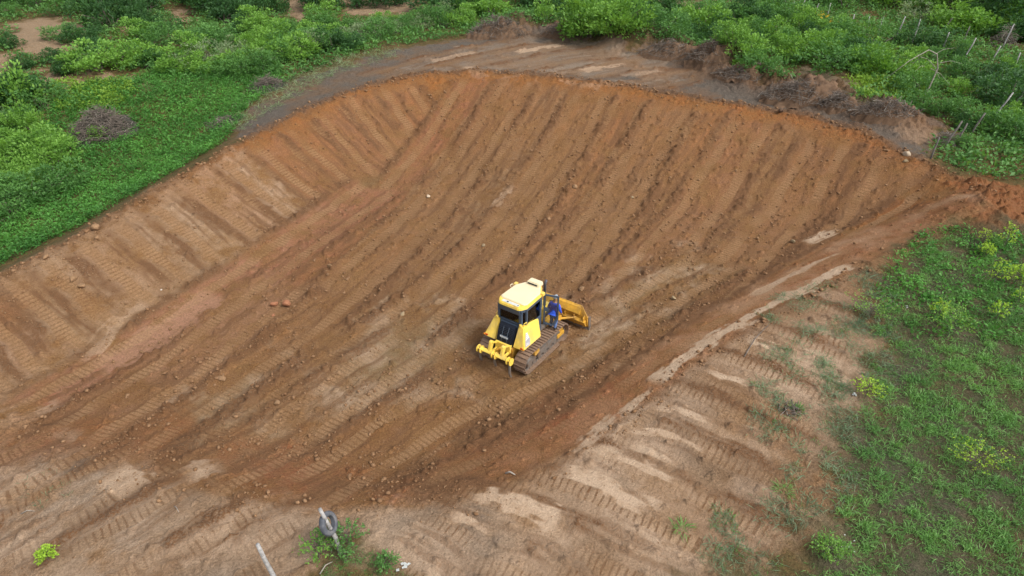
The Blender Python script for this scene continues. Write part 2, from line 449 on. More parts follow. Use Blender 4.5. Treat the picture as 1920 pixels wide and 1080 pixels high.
# lower left corner
LL = [[(330, 840), (150, 930), (-80, 1060)], [(470, 900), (280, 1000), (80, 1120)], [(590, 955), (420, 1050), (300, 1130)], [(200, 800), (40, 880), (-160, 980)], [(640, 985), (520, 1060), (430, 1120)]]
for i, q in enumerate(LL):
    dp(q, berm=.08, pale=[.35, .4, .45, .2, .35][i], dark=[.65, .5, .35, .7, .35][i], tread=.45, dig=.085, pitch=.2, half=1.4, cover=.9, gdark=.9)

def strip(name, px, width, amount, ragged=.35, flat=0.0, clear=()):
    P = smooth_line(px)
    T, S, sl, L = seg_fields(P, width + 1.2)
    wv = width * (.75 + .5 * N1[sl])
    rag = fbm((T + px[0][0]) / .3, (S + px[0][1]) / 2.0, 1.0, 3, 421)
    m = sstep(.10, -.10, np.abs(T) - wv + ragged * (.35 * N2[sl] + .6 * rag) - .05) * sstep(0, .8, S) * sstep(0, .8, L - S) * amount
    M[name][sl] = np.maximum(M[name][sl], m)
    for c in clear:
        M[c][sl] *= 1 - m
    if flat:
        DET[sl] = DET[sl] * (1 - flat * m)
# the cut edge on the right is a clean orange slope; the land outside the near edge is paler and greyer than the cut
zr = sstep(-.4, .6, bil(poly_field(px_poly([(1060, 790), (1120, 735), (1200, 670), (1300, 600), (1460, 510), (1610, 428), (1780, 368), (1850, 365), (1700, 445), (1560, 520), (1380, 615), (1240, 705), (1120, 800), (960, 895), (930, 870)])), GX, GY) + .3 * N1).astype(np.float32)
M['crumb_groove_shade'] *= 1 - .85 * zr
M['olive'] *= 1 - .8 * zr
M['tread'] = np.maximum(M['tread'], zr * np.clip(.28 + .5 * N1, 0, .6))
M['dark'] *= 1 - .8 * zr
M['rust'] = np.maximum(M['rust'], zr * np.clip(.75 + .5 * N1, 0, 1))
M['clay'] = np.maximum(M['clay'], zr * np.clip(.2 + .6 * N3, 0, .6))
M['pale'] = np.maximum(M['pale'], zr * np.clip(.16 + .3 * N1, 0, .4))
DET = DET * (1 - .45 * zr)
out_ = (sstep(.1, -.5, PSD + .3 * N1) * (1 - veg) * sstep(30, 22, GY + .2 * GX)).astype(np.float32)
for k_, f_ in (('rust', .85), ('clay', .75), ('crumb_groove_shade', .15)):
    M[k_] *= 1 - f_ * out_
M['pale'] = np.maximum(M['pale'], out_ * np.clip(.5 + .35 * N3 + .3 * N1, .12, .85))
M['dark'] = np.maximum(M['dark'], out_ * np.clip(.28 + .5 * fbm(GX, GY, 3.2, 3, 91), 0, .8)).astype(np.float32)
for px_ in ([(620, 680), (700, 600), (830, 570), (890, 620), (880, 700), (760, 760), (650, 760)], [(1120, 560), (1200, 500), (1290, 470), (1320, 500), (1200, 590), (1140, 610)], [(350, 760), (450, 700), (520, 690), (480, 780), (380, 830)],
            [(1060, 640), (1150, 580), (1180, 600), (1080, 680)]):
    s_ = bil(poly_field(px_poly(px_)), GX, GY)
    m_ = (sstep(-1.2, 1.2, s_ + 1.6 * N1 + .6 * N2)).astype(np.float32)
    M['olive'] = np.maximum(M['olive'], .85 * m_)
    M['pale'] = np.maximum(M['pale'], m_ * np.clip(.22 + .5 * N1, 0, .5))
    M['rust'] *= 1 - m_ * .8
inn_ = (np.exp(-((PSD - 1.6 + .6 * N1) / 1.5) ** 2) * sstep(22, 18, GY + .15 * GX)).astype(np.float32)
M['clay'] = np.maximum(M['clay'], inn_ * np.clip(.5 + .5 * N3, 0, .9))
M['pale'] *= 1 - .8 * inn_ * (PSD > 0)
M['dark'] *= 1 - .8 * inn_ * (PSD > 0)
# pale scraped streaks seen beside the cut
C_ = ('clay', 'dark', 'crumb_groove_shade', 'rust', 'olive')
for px_, w_, a_ in ([[(1600, 492), (1500, 545), (1400, 598), (1300, 660), (1215, 725)], .27, 1.0], [[(1580, 428), (1500, 460)], .35, .9], [[(1225, 718), (1140, 795), (1050, 865)], .13, .75], [[(1580, 470), (1490, 512), (1400, 562)], .16, .7],
                    [[(1030, 882), (1120, 905), (1240, 975)], .3, 1.0], [[(860, 935), (960, 940), (1080, 1000)], .28, .95], [[(1090, 838), (1180, 868), (1290, 915)], .2, .95],
                    [[(1200, 762), (1290, 782)], .2, .8], [[(1140, 800), (1260, 815), (1350, 860)], .2, .85], [[(1180, 905), (1265, 975)], .26, .8], [[(940, 1040), (1010, 1070)], .25, .8],
                    [[(1310, 672), (1370, 678)], .18, .8], [[(1090, 1000), (1160, 1040)], .3, .6], [[(190, 880), (240, 915), (262, 940)], .55, .75], [[(325, 905), (430, 868)], .6, .7], [[(100, 835), (160, 800)], .5, .5],
                    [[(370, 1030), (470, 975)], .22, .8], [[(150, 690), (230, 600), (290, 560)], .25, .5], [[(40, 790), (140, 745)], .35, .45], [[(920, 395), (960, 345)], .2, .5]):
    strip('pale', px_, w_, a_, flat=.7, clear=C_)
for i in range(2, 9):
    strip('pale', [((1 - t) * AP[i][0][0] + t * AP[i][1][0], (1 - t) * AP[i][0][1] + t * AP[i][1][1]) for t in (.12, .5, .9)],   .13 + .05 * (i % 3), .9, flat=.6, clear=C_)
for k_, a_ in (('clay', 1.0), ('pale', .3)):
    strip(k_, [(160, 700), (260, 655), (420, 545)], .85, a_, flat=.5, clear=('rust', 'olive'))
strip('clay', [(170, 690), (260, 655), (420, 540)], .7, .75, flat=.7, clear=('dark', 'crumb_groove_shade'))
for px_, w_, a_ in ([[(960, 100), (1060, 82)], .5, .7], [[(1080, 135), (1180, 118)], .4, .6], [[(800, 118), (900, 96)], .4, .5], [[(860, 128), (900, 126)], .5, .7], [[(1180, 145), (1250, 130)], .5, .45],
                    [[(1690, 262), (1750, 240)], .9, .4]):
    strip('pale', px_, w_, a_, clear=('dark', 'crumb_groove_shade'))
strip('dark', [(110, 885), (190, 870)], .4, .9, clear=('pale',))
rd = np.minimum.reduce([bil(b, GX, GY) for b in RIDGES[:2]])
rm = np.exp(-(rd / 2.0) ** 2)
DET += rm * (1.8 * CLOD + .22 * N2 + .3 * N1)
M['crumb_groove_shade'] = np.maximum(M['crumb_groove_shade'], rm * .9)
M['clay'] = np.maximum(M['clay'], rm * .2)
M['dark'] = np.maximum(M['dark'], rm * .8)
M['pale'] *= 1 - rm
M['crumb_groove_shade'] *= 1 - .2 * rm
M['tread'] *= 1 - rm
M['rust'] *= 1 - .8 * rm
DET *= sstep(110, 70, GY)
SPX, SPY, SPI, SPJ = None, None, None, None
GZ = GB + DET
GZ[YS > 150, :] = GB[YS > 150, :]

def ground(x, y):
    """height of the finished ground"""
    x, y = np.asarray(x, float), np.asarray(y, float)
    i, j = gidx(x, y)
    i = np.clip(i, 0, NX - 1.001); j = np.clip(j, 0, NY - 1.001)
    i0, j0 = i.astype(int), j.astype(int)
    a, b = i - i0, j - j0
    return (GZ[j0, i0] * (1 - a) + GZ[j0, i0 + 1] * a) * (1 - b) + (GZ[j0 + 1, i0] * (1 - a) + GZ[j0 + 1, i0 + 1] * a) * b

# ------------------------------------------------------------------ materials
MATS = {}
def new_mat(name):
    m = bpy.data.materials.new(name)
    m.use_nodes = True
    MATS[name] = m
    return m, m.node_tree, m.node_tree.nodes['Principled BSDF']

def nd(nt, typ, **kw):
    n = nt.nodes.new(typ)
    for k, v in kw.items():
        if k in n.inputs:
            n.inputs[k].default_value = v
        else:
            setattr(n, k, v)
    return n

def noise_node(nt, scale, detail=4, rough=.55, vec=None):
    n = nd(nt, 'ShaderNodeTexNoise')
    n.inputs['Scale'].default_value = scale
    n.inputs['Detail'].default_value = detail
    n.inputs['Roughness'].default_value = rough
    if vec:
        nt.links.new(vec, n.inputs['Vector'])
    return n.outputs[0]

def mixc(nt, fac, a, b, mode='MIX'):
    n = nt.nodes.new('ShaderNodeMix')
    n.data_type = 'RGBA'
    n.blend_type = mode
    for s, v in ((n.inputs[0], fac), (n.inputs[6], a), (n.inputs[7], b)):
        if hasattr(v, 'links'):
            nt.links.new(v, s)
        else:
            s.default_value = v if not isinstance(v, tuple) else (*v, 1)
    return n.outputs[2]

def mth(nt, op, a, b=0.0, clamp=False):
    n = nt.nodes.new('ShaderNodeMath')
    n.operation = op
    n.use_clamp = clamp
    for s, v in ((n.inputs[0], a), (n.inputs[1], b)):
        if hasattr(v, 'links'):
            nt.links.new(v, s)
        else:
            s.default_value = v
    return n.outputs[0]

def rng_map(nt, v, a, b, c=0.0, d=1.0):
    n = nt.nodes.new('ShaderNodeMapRange')
    nt.links.new(v, n.inputs[0])
    for k, x in enumerate((a, b, c, d)):
        n.inputs[k + 1].default_value = x
    return n.outputs[0]

def ground_material():
    m, t, b = new_mat('cut_earth')
    geo = nd(t, 'ShaderNodeNewGeometry').outputs['Position']
    A = nd(t, 'ShaderNodeAttribute', attribute_name='mA')
    B = nd(t, 'ShaderNodeAttribute', attribute_name='mB')
    sa, sb = nd(t, 'ShaderNodeSeparateColor'), nd(t, 'ShaderNodeSeparateColor')
    t.links.new(A.outputs['Color'], sa.inputs[0])
    t.links.new(B.outputs['Color'], sb.inputs[0])
    clay, pale, olive, dark = sa.outputs[0], sa.outputs[1], sa.outputs[2], A.outputs['Alpha']
    green, tread, crumb_groove_shade, rust = sb.outputs[0], sb.outputs[1], sb.outputs[2], B.outputs['Alpha']
    n_big, n_mid, n_fin = noise_node(t, .5, 5, .6, geo), noise_node(t, 3.2, 5, .62, geo), noise_node(t, 16, 4, .6, geo)
    col = mixc(t, rng_map(t, n_big, .32, .68), (.182, .091, .034), (.240, .130, .053))
    mod = lambda f, n, lo, hi: mth(t, 'MULTIPLY', f, rng_map(t, n, lo, hi, .35, 1.15), True)
    col = mixc(t, mod(rust, n_mid, .3, .65), col, (.285, .114, .033))
    col = mixc(t, mod(clay, n_mid, .35, .62), col, (.265, .092, .042))
    col = mixc(t, mod(olive, n_mid, .3, .68), col, (.195, .138, .070))
    col = mixc(t, mod(dark, n_big, .25, .6), col, (.120, .102, .084))
    col = mixc(t, mod(pale, n_mid, .22, .52), col, (.490, .360, .250))
    col = mixc(t, mth(t, 'MULTIPLY', tread, .62), col, (.370, .228, .122))
    col = mixc(t, mod(crumb_groove_shade, n_fin, .3, .6), col, (.150, .076, .036))  # brown of crumbly soil, which also carries the painted groove shade
    col = mixc(t, mod(green, n_mid, .25, .6), col, (.040, .060, .022))
    col = mixc(t, mth(t, 'SUBTRACT', 1.0, mth(t, 'MULTIPLY', pale, .6)), col, mixc(t, rng_map(t, n_fin, .28, .72), (.60, .58, .56), (1.26, 1.26, 1.26)), 'MULTIPLY')
    n_cr = noise_node(t, 46, 3, .6, geo)
    col = mixc(t, 1.0, col, mixc(t, rng_map(t, n_cr, .3, .7), (.82, .82, .82), (1.14, 1.14, 1.14)), 'MULTIPLY')
    t.links.new(col, b.inputs['Base Color'])
    b.inputs['Roughness'].default_value = .92
    b.inputs['Specular IOR Level'].default_value = .18
    bp = nd(t, 'ShaderNodeBump')
    bp.inputs['Strength'].default_value = 1.0
    bp.inputs['Distance'].default_value = .07
    t.links.new(mth(t, 'ADD', n_fin, mth(t, 'MULTIPLY', n_cr, .5)), bp.inputs['Height'])
    t.links.new(bp.outputs[0], b.inputs['Normal'])
    return m
GROUND_M = ground_material()

def tag(o, label=None, cat=None, group=None, kind=None):
    for k, v in (('label', label), ('category', cat), ('group', group), ('kind', kind)):
        if v:
            o[k] = v
    return o

def mesh_np(name, V, F, mat, parent=None, smooth=False, attrs=None, fm=None):
    """mesh object from numpy arrays; F is (n, 3) or (n, 4)"""
    me = bpy.data.meshes.new(name)
    V = np.ascontiguousarray(V, np.float32)
    F = np.ascontiguousarray(F, np.int32)
    k = F.shape[1]
    me.vertices.add(len(V)); me.vertices.foreach_set('co', V.ravel())
    me.loops.add(F.size); me.loops.foreach_set('vertex_index', F.ravel())
    me.polygons.add(len(F)); me.polygons.foreach_set('loop_start', np.arange(0, F.size, k, dtype=np.int32))
    if smooth:
        me.polygons.foreach_set('use_smooth', np.ones(len(F), bool))
    for an, arr in (attrs or {}).items():
        if arr.ndim == 1:
            at_ = me.attributes.new(an, 'FLOAT', 'POINT'); at_.data.foreach_set('value', arr.astype(np.float32))
        else:
            at_ = me.attributes.new(an, 'FLOAT_COLOR', 'POINT'); at_.data.foreach_set('color', arr.astype(np.float32).ravel())
    me.materials.append(mat)
    me.update(calc_edges=True)
    o = bpy.data.objects.new(name, me)
    COL.objects.link(o)
    if parent:
        o.parent = parent
    return o

idx = np.arange(NY * NX).reshape(NY, NX)
Fq = np.stack([idx[:-1, :-1], idx[:-1, 1:], idx[1:, 1:], idx[1:, :-1]], -1).reshape(-1, 4)
cl = lambda k: np.clip(M[k], 0, 1).ravel()
far = (YS > 100)
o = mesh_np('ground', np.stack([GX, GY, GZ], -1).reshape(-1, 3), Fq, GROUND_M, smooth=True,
            attrs={'mA': np.stack([cl('clay'), cl('pale'), cl('olive'), cl('dark')], -1), 'mB': np.stack([cl('green'), cl('tread'), cl('crumb_groove_shade'), cl('rust')], -1)})
tag(o, 'brown cut earth of the pit and the land around it', 'ground', kind='structure')
# ------------------------------------------------------------------ plain materials
def simple(name, col, rough=.6, metal=0.0, spec=.5, var=.15, scale=6.0, dirt=None, dirt_amt=.5, bump=0.0):
    m, t, b = new_mat(name)
    tc = nd(t, 'ShaderNodeTexCoord').outputs['Object']
    n = noise_node(t, scale, 5, .6, tc)
    k0, k1 = 1 - var, 1 + var
    c = mixc(t, rng_map(t, n, .3, .7), tuple(x * k0 for x in col), tuple(min(x * k1, .95) for x in col))
    if dirt:
        n2 = noise_node(t, scale * .6, 6, .7, tc)
        c = mixc(t, rng_map(t, n2, .62 - .3 * dirt_amt, .78), c, dirt)
    t.links.new(c, b.inputs['Base Color'])
    b.inputs['Roughness'].default_value = rough
    b.inputs['Metallic'].default_value = metal
    b.inputs['Specular IOR Level'].default_value = spec
    if bump:
        bp = nd(t, 'ShaderNodeBump')
        bp.inputs['Strength'].default_value = bump
        bp.inputs['Distance'].default_value = .03
        t.links.new(n, bp.inputs['Height'])
        t.links.new(bp.outputs[0], b.inputs['Normal'])
    return m
YEL = simple('yellow_paint', (.85, .60, .10), .38, dirt=(.50, .36, .17), dirt_amt=.5, scale=3)
YELD = simple('worn_yellow_paint', (.62, .34, .035), .5, dirt=(.20, .11, .05), dirt_amt=.75, scale=5)
CREAM = simple('sun_bleached_roof_paint', (.72, .62, .41), .45, var=.06, scale=2)
DARK = simple('dark_cab_paint', (.062, .088, .128), .35, var=.1)
GRIL = simple('grille_plastic', (.010, .013, .022), .5, spec=.3)
BLK = simple('black_rubber', (.018, .018, .02), .7)
STEEL = simple('dirty_steel', (.22, .20, .18), .5, .4, dirt=(.22, .13, .075), dirt_amt=.6, scale=9)
SHOE = simple('muddy_track_steel', (.190, .125, .086), .75, 0, dirt=(.27, .17, .105), dirt_amt=.7, scale=14, bump=.5)
GREY = simple('grey_decal', (.33, .33, .36), .5)
WHITE = simple('white_print', (.78, .78, .76), .5, var=.05)
PLATE = simple('name_plate', (.12, .15, .19), .5)
RED = simple('red_lamp_lens', (.55, .07, .02), .25)
ORANGE = simple('orange_lamp_lens', (.75, .26, .03), .25)
MIRR = simple('exhaust_metal', (.10, .10, .115), .4, .5)
def glass_mat():
    m, t, b = new_mat('tinted_glass')
    tr = nd(t, 'ShaderNodeBsdfTransparent')
    tr.inputs[0].default_value = (.92, .96, .96, 1)
    gl = nd(t, 'ShaderNodeBsdfGlossy')
    gl.inputs['Roughness'].default_value = .03
    fr = nd(t, 'ShaderNodeFresnel')
    fr.inputs[0].default_value = 1.6
    mx = nd(t, 'ShaderNodeMixShader')
    t.links.new(fr.outputs[0], mx.inputs[0]); t.links.new(tr.outputs[0], mx.inputs[1]); t.links.new(gl.outputs[0], mx.inputs[2])
    t.links.new(mx.outputs[0], t.nodes['Material Output'].inputs['Surface'])
    return m
GLASS = glass_mat()

# ------------------------------------------------------------------ mesh builder
class MB:
    def __init__(s):
        s.bm = bmesh.new()
    def add(s, V, F):
        vs = [s.bm.verts.new(v) for v in V]
        for f in F:
            try:
                s.bm.faces.new([vs[i] for i in f])
            except ValueError:
                pass
        return s
    def box(s, c, d, rot=None):
        V = [Vector((x * d[0] / 2, y * d[1] / 2, z * d[2] / 2)) for x in (-1, 1) for y in (-1, 1) for z in (-1, 1)]
        if rot is not None:
            V = [rot @ v for v in V]
        return s.add([v + Vector(c) for v in V], [(0, 1, 3, 2), (4, 6, 7, 5), (0, 4, 5, 1), (2, 3, 7, 6), (0, 2, 6, 4), (1, 5, 7, 3)])
    def loft(s, A, B):
        """closed solid between two matching outlines"""
        n = len(A)
        return s.add(list(A) + list(B), [tuple(range(n))[::-1], tuple(range(n, 2 * n))] + [(i, (i + 1) % n, n + (i + 1) % n, n + i) for i in range(n)])
    def prism(s, P, a, b, axis='y'):
        f = {'y': lambda p, t: (p[0], t, p[1]), 'z': lambda p, t: (p[0], p[1], t), 'x': lambda p, t: (t, p[0], p[1])}[axis]
        return s.loft([f(p, a) for p in P], [f(p, b) for p in P])
    def tube(s, pts, r, n=10, cap=True):
        pts = [Vector(p) for p in pts]
        rs = r if isinstance(r, (list, tuple)) else [r] * len(pts)
        rings, ref = [], None
        for i, p in enumerate(pts):
            d = (pts[min(i + 1, len(pts) - 1)] - pts[max(i - 1, 0)]).normalized()
            if ref is None:
                ref = d.orthogonal().normalized()
            u = (ref - d * ref.dot(d))
            u = u.normalized() if u.length > 1e-6 else d.orthogonal().normalized()
            ref = u
            v = d.cross(u)
            rings.append([p + (u * math.cos(a) + v * math.sin(a)) * rs[i] for a in [2 * math.pi * k / n for k in range(n)]])
        V = [q for rg in rings for q in rg]
        F = [(i * n + k, i * n + (k + 1) % n, (i + 1) * n + (k + 1) % n, (i + 1) * n + k) for i in range(len(pts) - 1) for k in range(n)]
        if cap:
            F += [tuple(range(n))[::-1], tuple(range((len(pts) - 1) * n, len(pts) * n))]
        return s.add(V, F)
    def cyl(s, a, b, r, r2=None, n=16):
        return s.tube([a, b], [r, r2 if r2 is not None else r], n)
    def build(s, name, mat, parent=None, bevel=0.0, smooth=False):
        bmesh.ops.recalc_face_normals(s.bm, faces=s.bm.faces)
        if bevel:
            e = [e for e in s.bm.edges if len(e.link_faces) == 2 and e.calc_face_angle(0) > .5]
            bmesh.ops.bevel(s.bm, geom=e, offset=bevel, segments=2, affect='EDGES', clamp_overlap=True)
        me = bpy.data.meshes.new(name)
        s.bm.to_mesh(me)
        s.bm.free()
        if smooth:
            for p in me.polygons:
                p.use_smooth = True
        me.materials.append(mat)
        o = bpy.data.objects.new(name, me)
        COL.objects.link(o)
        o.parent = parent
        return o

def empty(name, loc, rz=0.0, label=None, cat=None, group=None):
    o = bpy.data.objects.new(name, None)
    o.empty_display_size = .2
    COL.objects.link(o)
    o.location = loc
    o.rotation_euler = (0, 0, rz)
    return tag(o, label, cat, group)

def lettering(name, text, size, mat, parent, loc, mtx, depth=.004):
    cu = bpy.data.curves.new(name, 'FONT')
    cu.body = text
    cu.size = size
    cu.extrude = depth
    cu.align_x = cu.align_y = 'CENTER'
    cu.materials.append(mat)
    o = bpy.data.objects.new(name, cu)
    COL.objects.link(o)
    me = bpy.data.meshes.new_from_object(o.evaluated_get(bpy.context.evaluated_depsgraph_get()))
    bpy.data.objects.remove(o)
    o = bpy.data.objects.new(name, me)
    COL.objects.link(o)
    o.parent = parent
    o.matrix_local = Matrix.Translation(loc) @ mtx.to_4x4()
    return o

# ------------------------------------------------------------------ the bulldozer (x forward, y to its left)
DZ = (0.50, 21.15)
DTH = R(55)
dzz = float(np.median(ground(DZ[0] + np.linspace(-1, 1, 9)[:, None] * math.cos(DTH) + np.array([-.8, .8]) * -math.sin(DTH),
                             DZ[1] + np.linspace(-1, 1, 9)[:, None] * math.sin(DTH) + np.array([-.8, .8]) * math.cos(DTH))))
D = empty('bulldozer', (DZ[0], DZ[1], dzz - .015), DTH, 'yellow crawler bulldozer with cream roof and dark cab working in the earth pit', 'bulldozer')

ch = MB().prism([(-1.38, .5), (-1.42, .95), (-1.2, 1.1), (1.55, 1.1), (1.62, .55), (1.4, .38), (-1.1, .38)], -.40, .40).build('chassis', YELD, D, .02)
for sy in (-1, 1):          # track: rear sprocket, front idler, shoes
    y0 = sy * .80
    fr = MB().prism([(-1.0, .30), (-1.0, .58), (-.7, .66), (.75, .66), (1.05, .55), (1.05, .30)], y0 - .13, y0 + .13)
    fr.prism([(-.62, .36), (-.62, .6), (.72, .6), (.72, .36)], y0 + sy * .13, y0 + sy * .2)
    tr = fr.build('track', STEEL, D, .015)
    R1, R2, xs, xi = .405, .385, -1.13, 1.12
    path = []
    for a in np.linspace(90, 270, 15):
        path.append((xs + R1 * math.cos(R(a)), .45 + R1 * math.sin(R(a))))
    for a in np.linspace(-90, 90, 15):
        path.append((xi + R2 * math.cos(R(a)), .435 + R2 * math.sin(R(a))))
    path.append((0.0, .83))
    path.append(path[0])
    P = np.array(path)
    sl_ = np.concatenate([[0], np.cumsum(np.hypot(*np.diff(P, axis=0).T))])
    n_sh = int(round(sl_[-1] / .155))
    sh = MB()
    lk = MB()
    for k in range(n_sh):
        s_ = (k + .5) / n_sh * sl_[-1]
        px_, pz_ = np.interp(s_, sl_, P[:, 0]), np.interp(s_, sl_, P[:, 1])
        ax_, az_ = np.interp((s_ + .04) % sl_[-1], sl_, P[:, 0]), np.interp((s_ + .04) % sl_[-1], sl_, P[:, 1])
        an = math.atan2(az_ - pz_, ax_ - px_)
        rot = Matrix.Rotation(-an, 3, 'Y')
        out = rot @ Vector((0, 0, 1))
        # the loop runs counter-clockwise seen from +y, so "out" points away from the middle
        cen = Vector((px_, 0, pz_))
        if (Vector((px_, 0, pz_)) - Vector((0, 0, .44))).dot(out) < 0:
            out = -out
        sh.box(Vector((px_, y0, pz_)), (.15, .50, .024), rot)
        sh.box(Vector((px_, y0, pz_)) + out * .030 + rot @ Vector((.05, 0, 0)), (.022, .50, .042), rot)
        lk.box(Vector((px_, y0 + sy * .07, pz_)) - out * .06, (.14, .035, .09), rot)
        lk.box(Vector((px_, y0 - sy * .07, pz_)) - out * .06, (.14, .035, .09), rot)
    sh.build('track_shoes', SHOE, tr, .004)
    lk.build('track_chain', STEEL, tr)
    sp = MB().cyl((xs, y0 - .05, .45), (xs, y0 + .05, .45), .27, n=24)
    for k in range(12):
        a = 2 * math.pi * k / 12
        sp.box((xs + .30 * math.cos(a), y0, .45 + .30 * math.sin(a)), (.09, .06, .06), Matrix.Rotation(-a, 3, 'Y'))
    sp.cyl((xs, y0 + sy * .05, .45), (xs, y0 + sy * .2, .45), .21, .17, 20)
    sp.build('sprocket', STEEL, tr, .008)
    gu = MB().box((-.72, y0 + sy * .17, .70), (.34, .12, .10)).cyl((-.86, y0 + sy * .2, .62), (-.6, y0 + sy * .2, .68), .05)
    gu.build('track_guard', YELD, tr, .01)
    MB().cyl((xi, y0 - .06, .435), (xi, y0 + .06, .435), .29, n=24).cyl((xi, y0 + sy * .06, .435), (xi, y0 + sy * .16, .435), .11, n=16).box((xi - .1, y0 + sy * .17, .44), (.5, .05, .16)).build('idler', YELD, tr, .01)
    ro = MB()
    for k in range(5):
        ro.cyl((-.72 + .36 * k, y0 - .12, .24), (-.72 + .36 * k, y0 + .12, .24), .105, n=14)
    ro.build('track_roller', STEEL, tr, .006)

# front hood, exhaust, steps
MB().prism([(.50, 1.08), (.50, 1.66), (1.0, 1.58), (1.5, 1.36), (1.66, 1.12), (1.62, .80), (.5, .8)], -.36, .36).build('engine_hood', YEL, D, .04)
for sy in (-1, 1):
    MB().box((1.05, sy * .364, 1.2), (.5, .012, .24)).build('hood_vent', GRIL, D)
MB().tube([(.93, -.26, 1.5), (.93, -.26, 2.35), (.93, -.26, 2.52), (.97, -.26, 2.62), (1.03, -.26, 2.66)], .055, 14).build('exhaust_pipe', MIRR, D, smooth=True)
for sy in (-1, 1):
    MB().box((.35, sy * .53, 1.0), (.6, .12, .16)).build('step', STEEL, D, .01)

# cab
PLAN = [(-1.0, .50), (-1.0, -.50), (-.82, -.60), (.14, -.58), (.66, -.27), (.66, .27), (.14, .58), (-.82, .60)]
ZB, ZS, ZT = 1.02, 1.70, 2.48
cb = MB()
for i, (x, y) in enumerate(PLAN):
    cb.box((x * .985, y * .97, (ZB + ZT) / 2), (.085, .085, ZT - ZB))
def edge_panel(mb, i, z0, z1, th=.05, inset=.04, skip=0.0):
    a, b = Vector((*PLAN[i], 0)), Vector((*PLAN[(i + 1) % 8], 0))
    d = (b - a); L = d.length; d.normalize()
    nrm = Vector((-d.y, d.x, 0))
    c = (a + b) / 2 * .985
    mb.box((c.x, c.y, (z0 + z1) / 2), (L - .085 - skip, th, z1 - z0), Matrix.Rotation(math.atan2(d.y, d.x), 3, 'Z'))
for i in range(8):
    if i == 3:
        continue                         # the doorway stands open
    edge_panel(cb, i, ZB, {0: 1.80}.get(i, ZS))
for i in range(8):
    edge_panel(cb, i, ZT - .10, ZT - .002)
cb.prism([(p[0] * .96, p[1] * .96) for p in PLAN], ZB - .06, ZB - .002, 'z')
cab = cb.build('cab', DARK, D, .008)
wn = {0: 'rear_window', 2: 'side_window', 6: 'side_window', 4: 'front_window', 5: 'front_window', 1: 'corner_window', 7: 'corner_window'}
for i, nme in wn.items():
    g = MB()
    edge_panel(g, i, {0: 1.80}.get(i, ZS) + .002, ZT - .102, .012, skip=.004)
    g.build(nme, GLASS, cab)
MB().box((-.985, 0, 1.86), (.10, .86, .03)).box((-1.035, -.47, 2.08), (.03, .10, .52)).build('window_frame', DARK, cab, .006)
# sloping dark visor under the roof at the back
MB().loft([(-1.05, -.47, 2.27), (-1.05, .47, 2.27), (-1.0, .47, 2.27), (-1.0, -.47, 2.27)], [(-1.09, -.45, 2.49), (-1.09, .45, 2.49), (-1.0, .45, 2.49), (-1.0, -.45, 2.49)]).build('rear_visor', DARK, cab, .01)
# roof
RP = [(-1.10, .42), (-1.10, -.42), (-1.0, -.52), (-.80, -.63), (.16, -.61), (.70, -.29), (.70, .29), (.16, .61), (-.80, .63), (-1.0, .52)]
RQ = [(max(x, -.90), y) for x, y in RP if x > -1.05]
rf = MB().loft([(x, y, ZT + .002) for x, y in RP], [(x * .965, y * .95, ZT + .125) for x, y in RP]).build('roof', YEL, D, .025)
MB().loft([(x * .945, y * .93, ZT + .1275) for x, y in RQ], [(x * .90, y * .88, ZT + .16) for x, y in RQ]).build('roof_panel', CREAM, rf, .02)
MB().loft([(.40, -.31, ZT + .13), (.76, -.31, ZT + .13), (.76, .25, ZT + .13), (.40, .25, ZT + .13)], [(.44, -.29, ZT + .29), (.74, -.29, ZT + .29), (.74, .23, ZT + .29), (.44, .23, ZT + .29)]).build('air_conditioner', CREAM, rf, .03)
MB().box((.415, -.03, ZT + .225), (.012, .40, .05), Matrix.Rotation(R(14), 3, 'Y')).build('air_vent', GRIL, rf)
rd_ = MB().box((-.955, 0, ZT + .138), (.12, .72, .02), Matrix.Rotation(R(-10), 3, 'Y')).build('roof_decal', simple('faded_decal', (.55, .56, .54), .5), rf)
for q_, w_ in ((.12, .07), (-.33, .03)):
    MB().box((-.965, q_, ZT + .149), (.05, w_, .006), Matrix.Rotation(R(-10), 3, 'Y')).build('decal_mark', GRIL, rd_)
for sy in (-1, 1):
    MB().box((.24, sy * .60, ZT + .10), (.16, .12, .12)).cyl((.32, sy * .60, ZT + .10), (.335, sy * .60, ZT + .10), .045, n=12).build('work_light', YEL, D, .015)
MB().tube([(-.02, .64, ZT + .1), (-.02, .68, ZT + .15), (.12, .68, ZT + .15), (.12, .64, ZT + .1)], .015, 6).build('grab_rail', CREAM, D)
# inside the cab
st = MB().box((-.35, 0, 1.38), (.5, .48, .16)).box((-.60, 0, 1.72), (.14, .46, .6), Matrix.Rotation(R(-10), 3, 'Y')).box((-.35, 0, 1.18), (.4, .4, .26))
st.build('seat', BLK, D, .04)
for sy in (-1, 1):
    MB().box((-.3, sy * .36, 1.5), (.45, .14, .12)).tube([(-.08, sy * .36, 1.5), (-.05, sy * .36, 1.75)], .02, 6).build('armrest', DARK, D, .015)
MB().box((.42, 0, 1.5), (.2, .5, .5)).build('dashboard', DARK, D, .03)
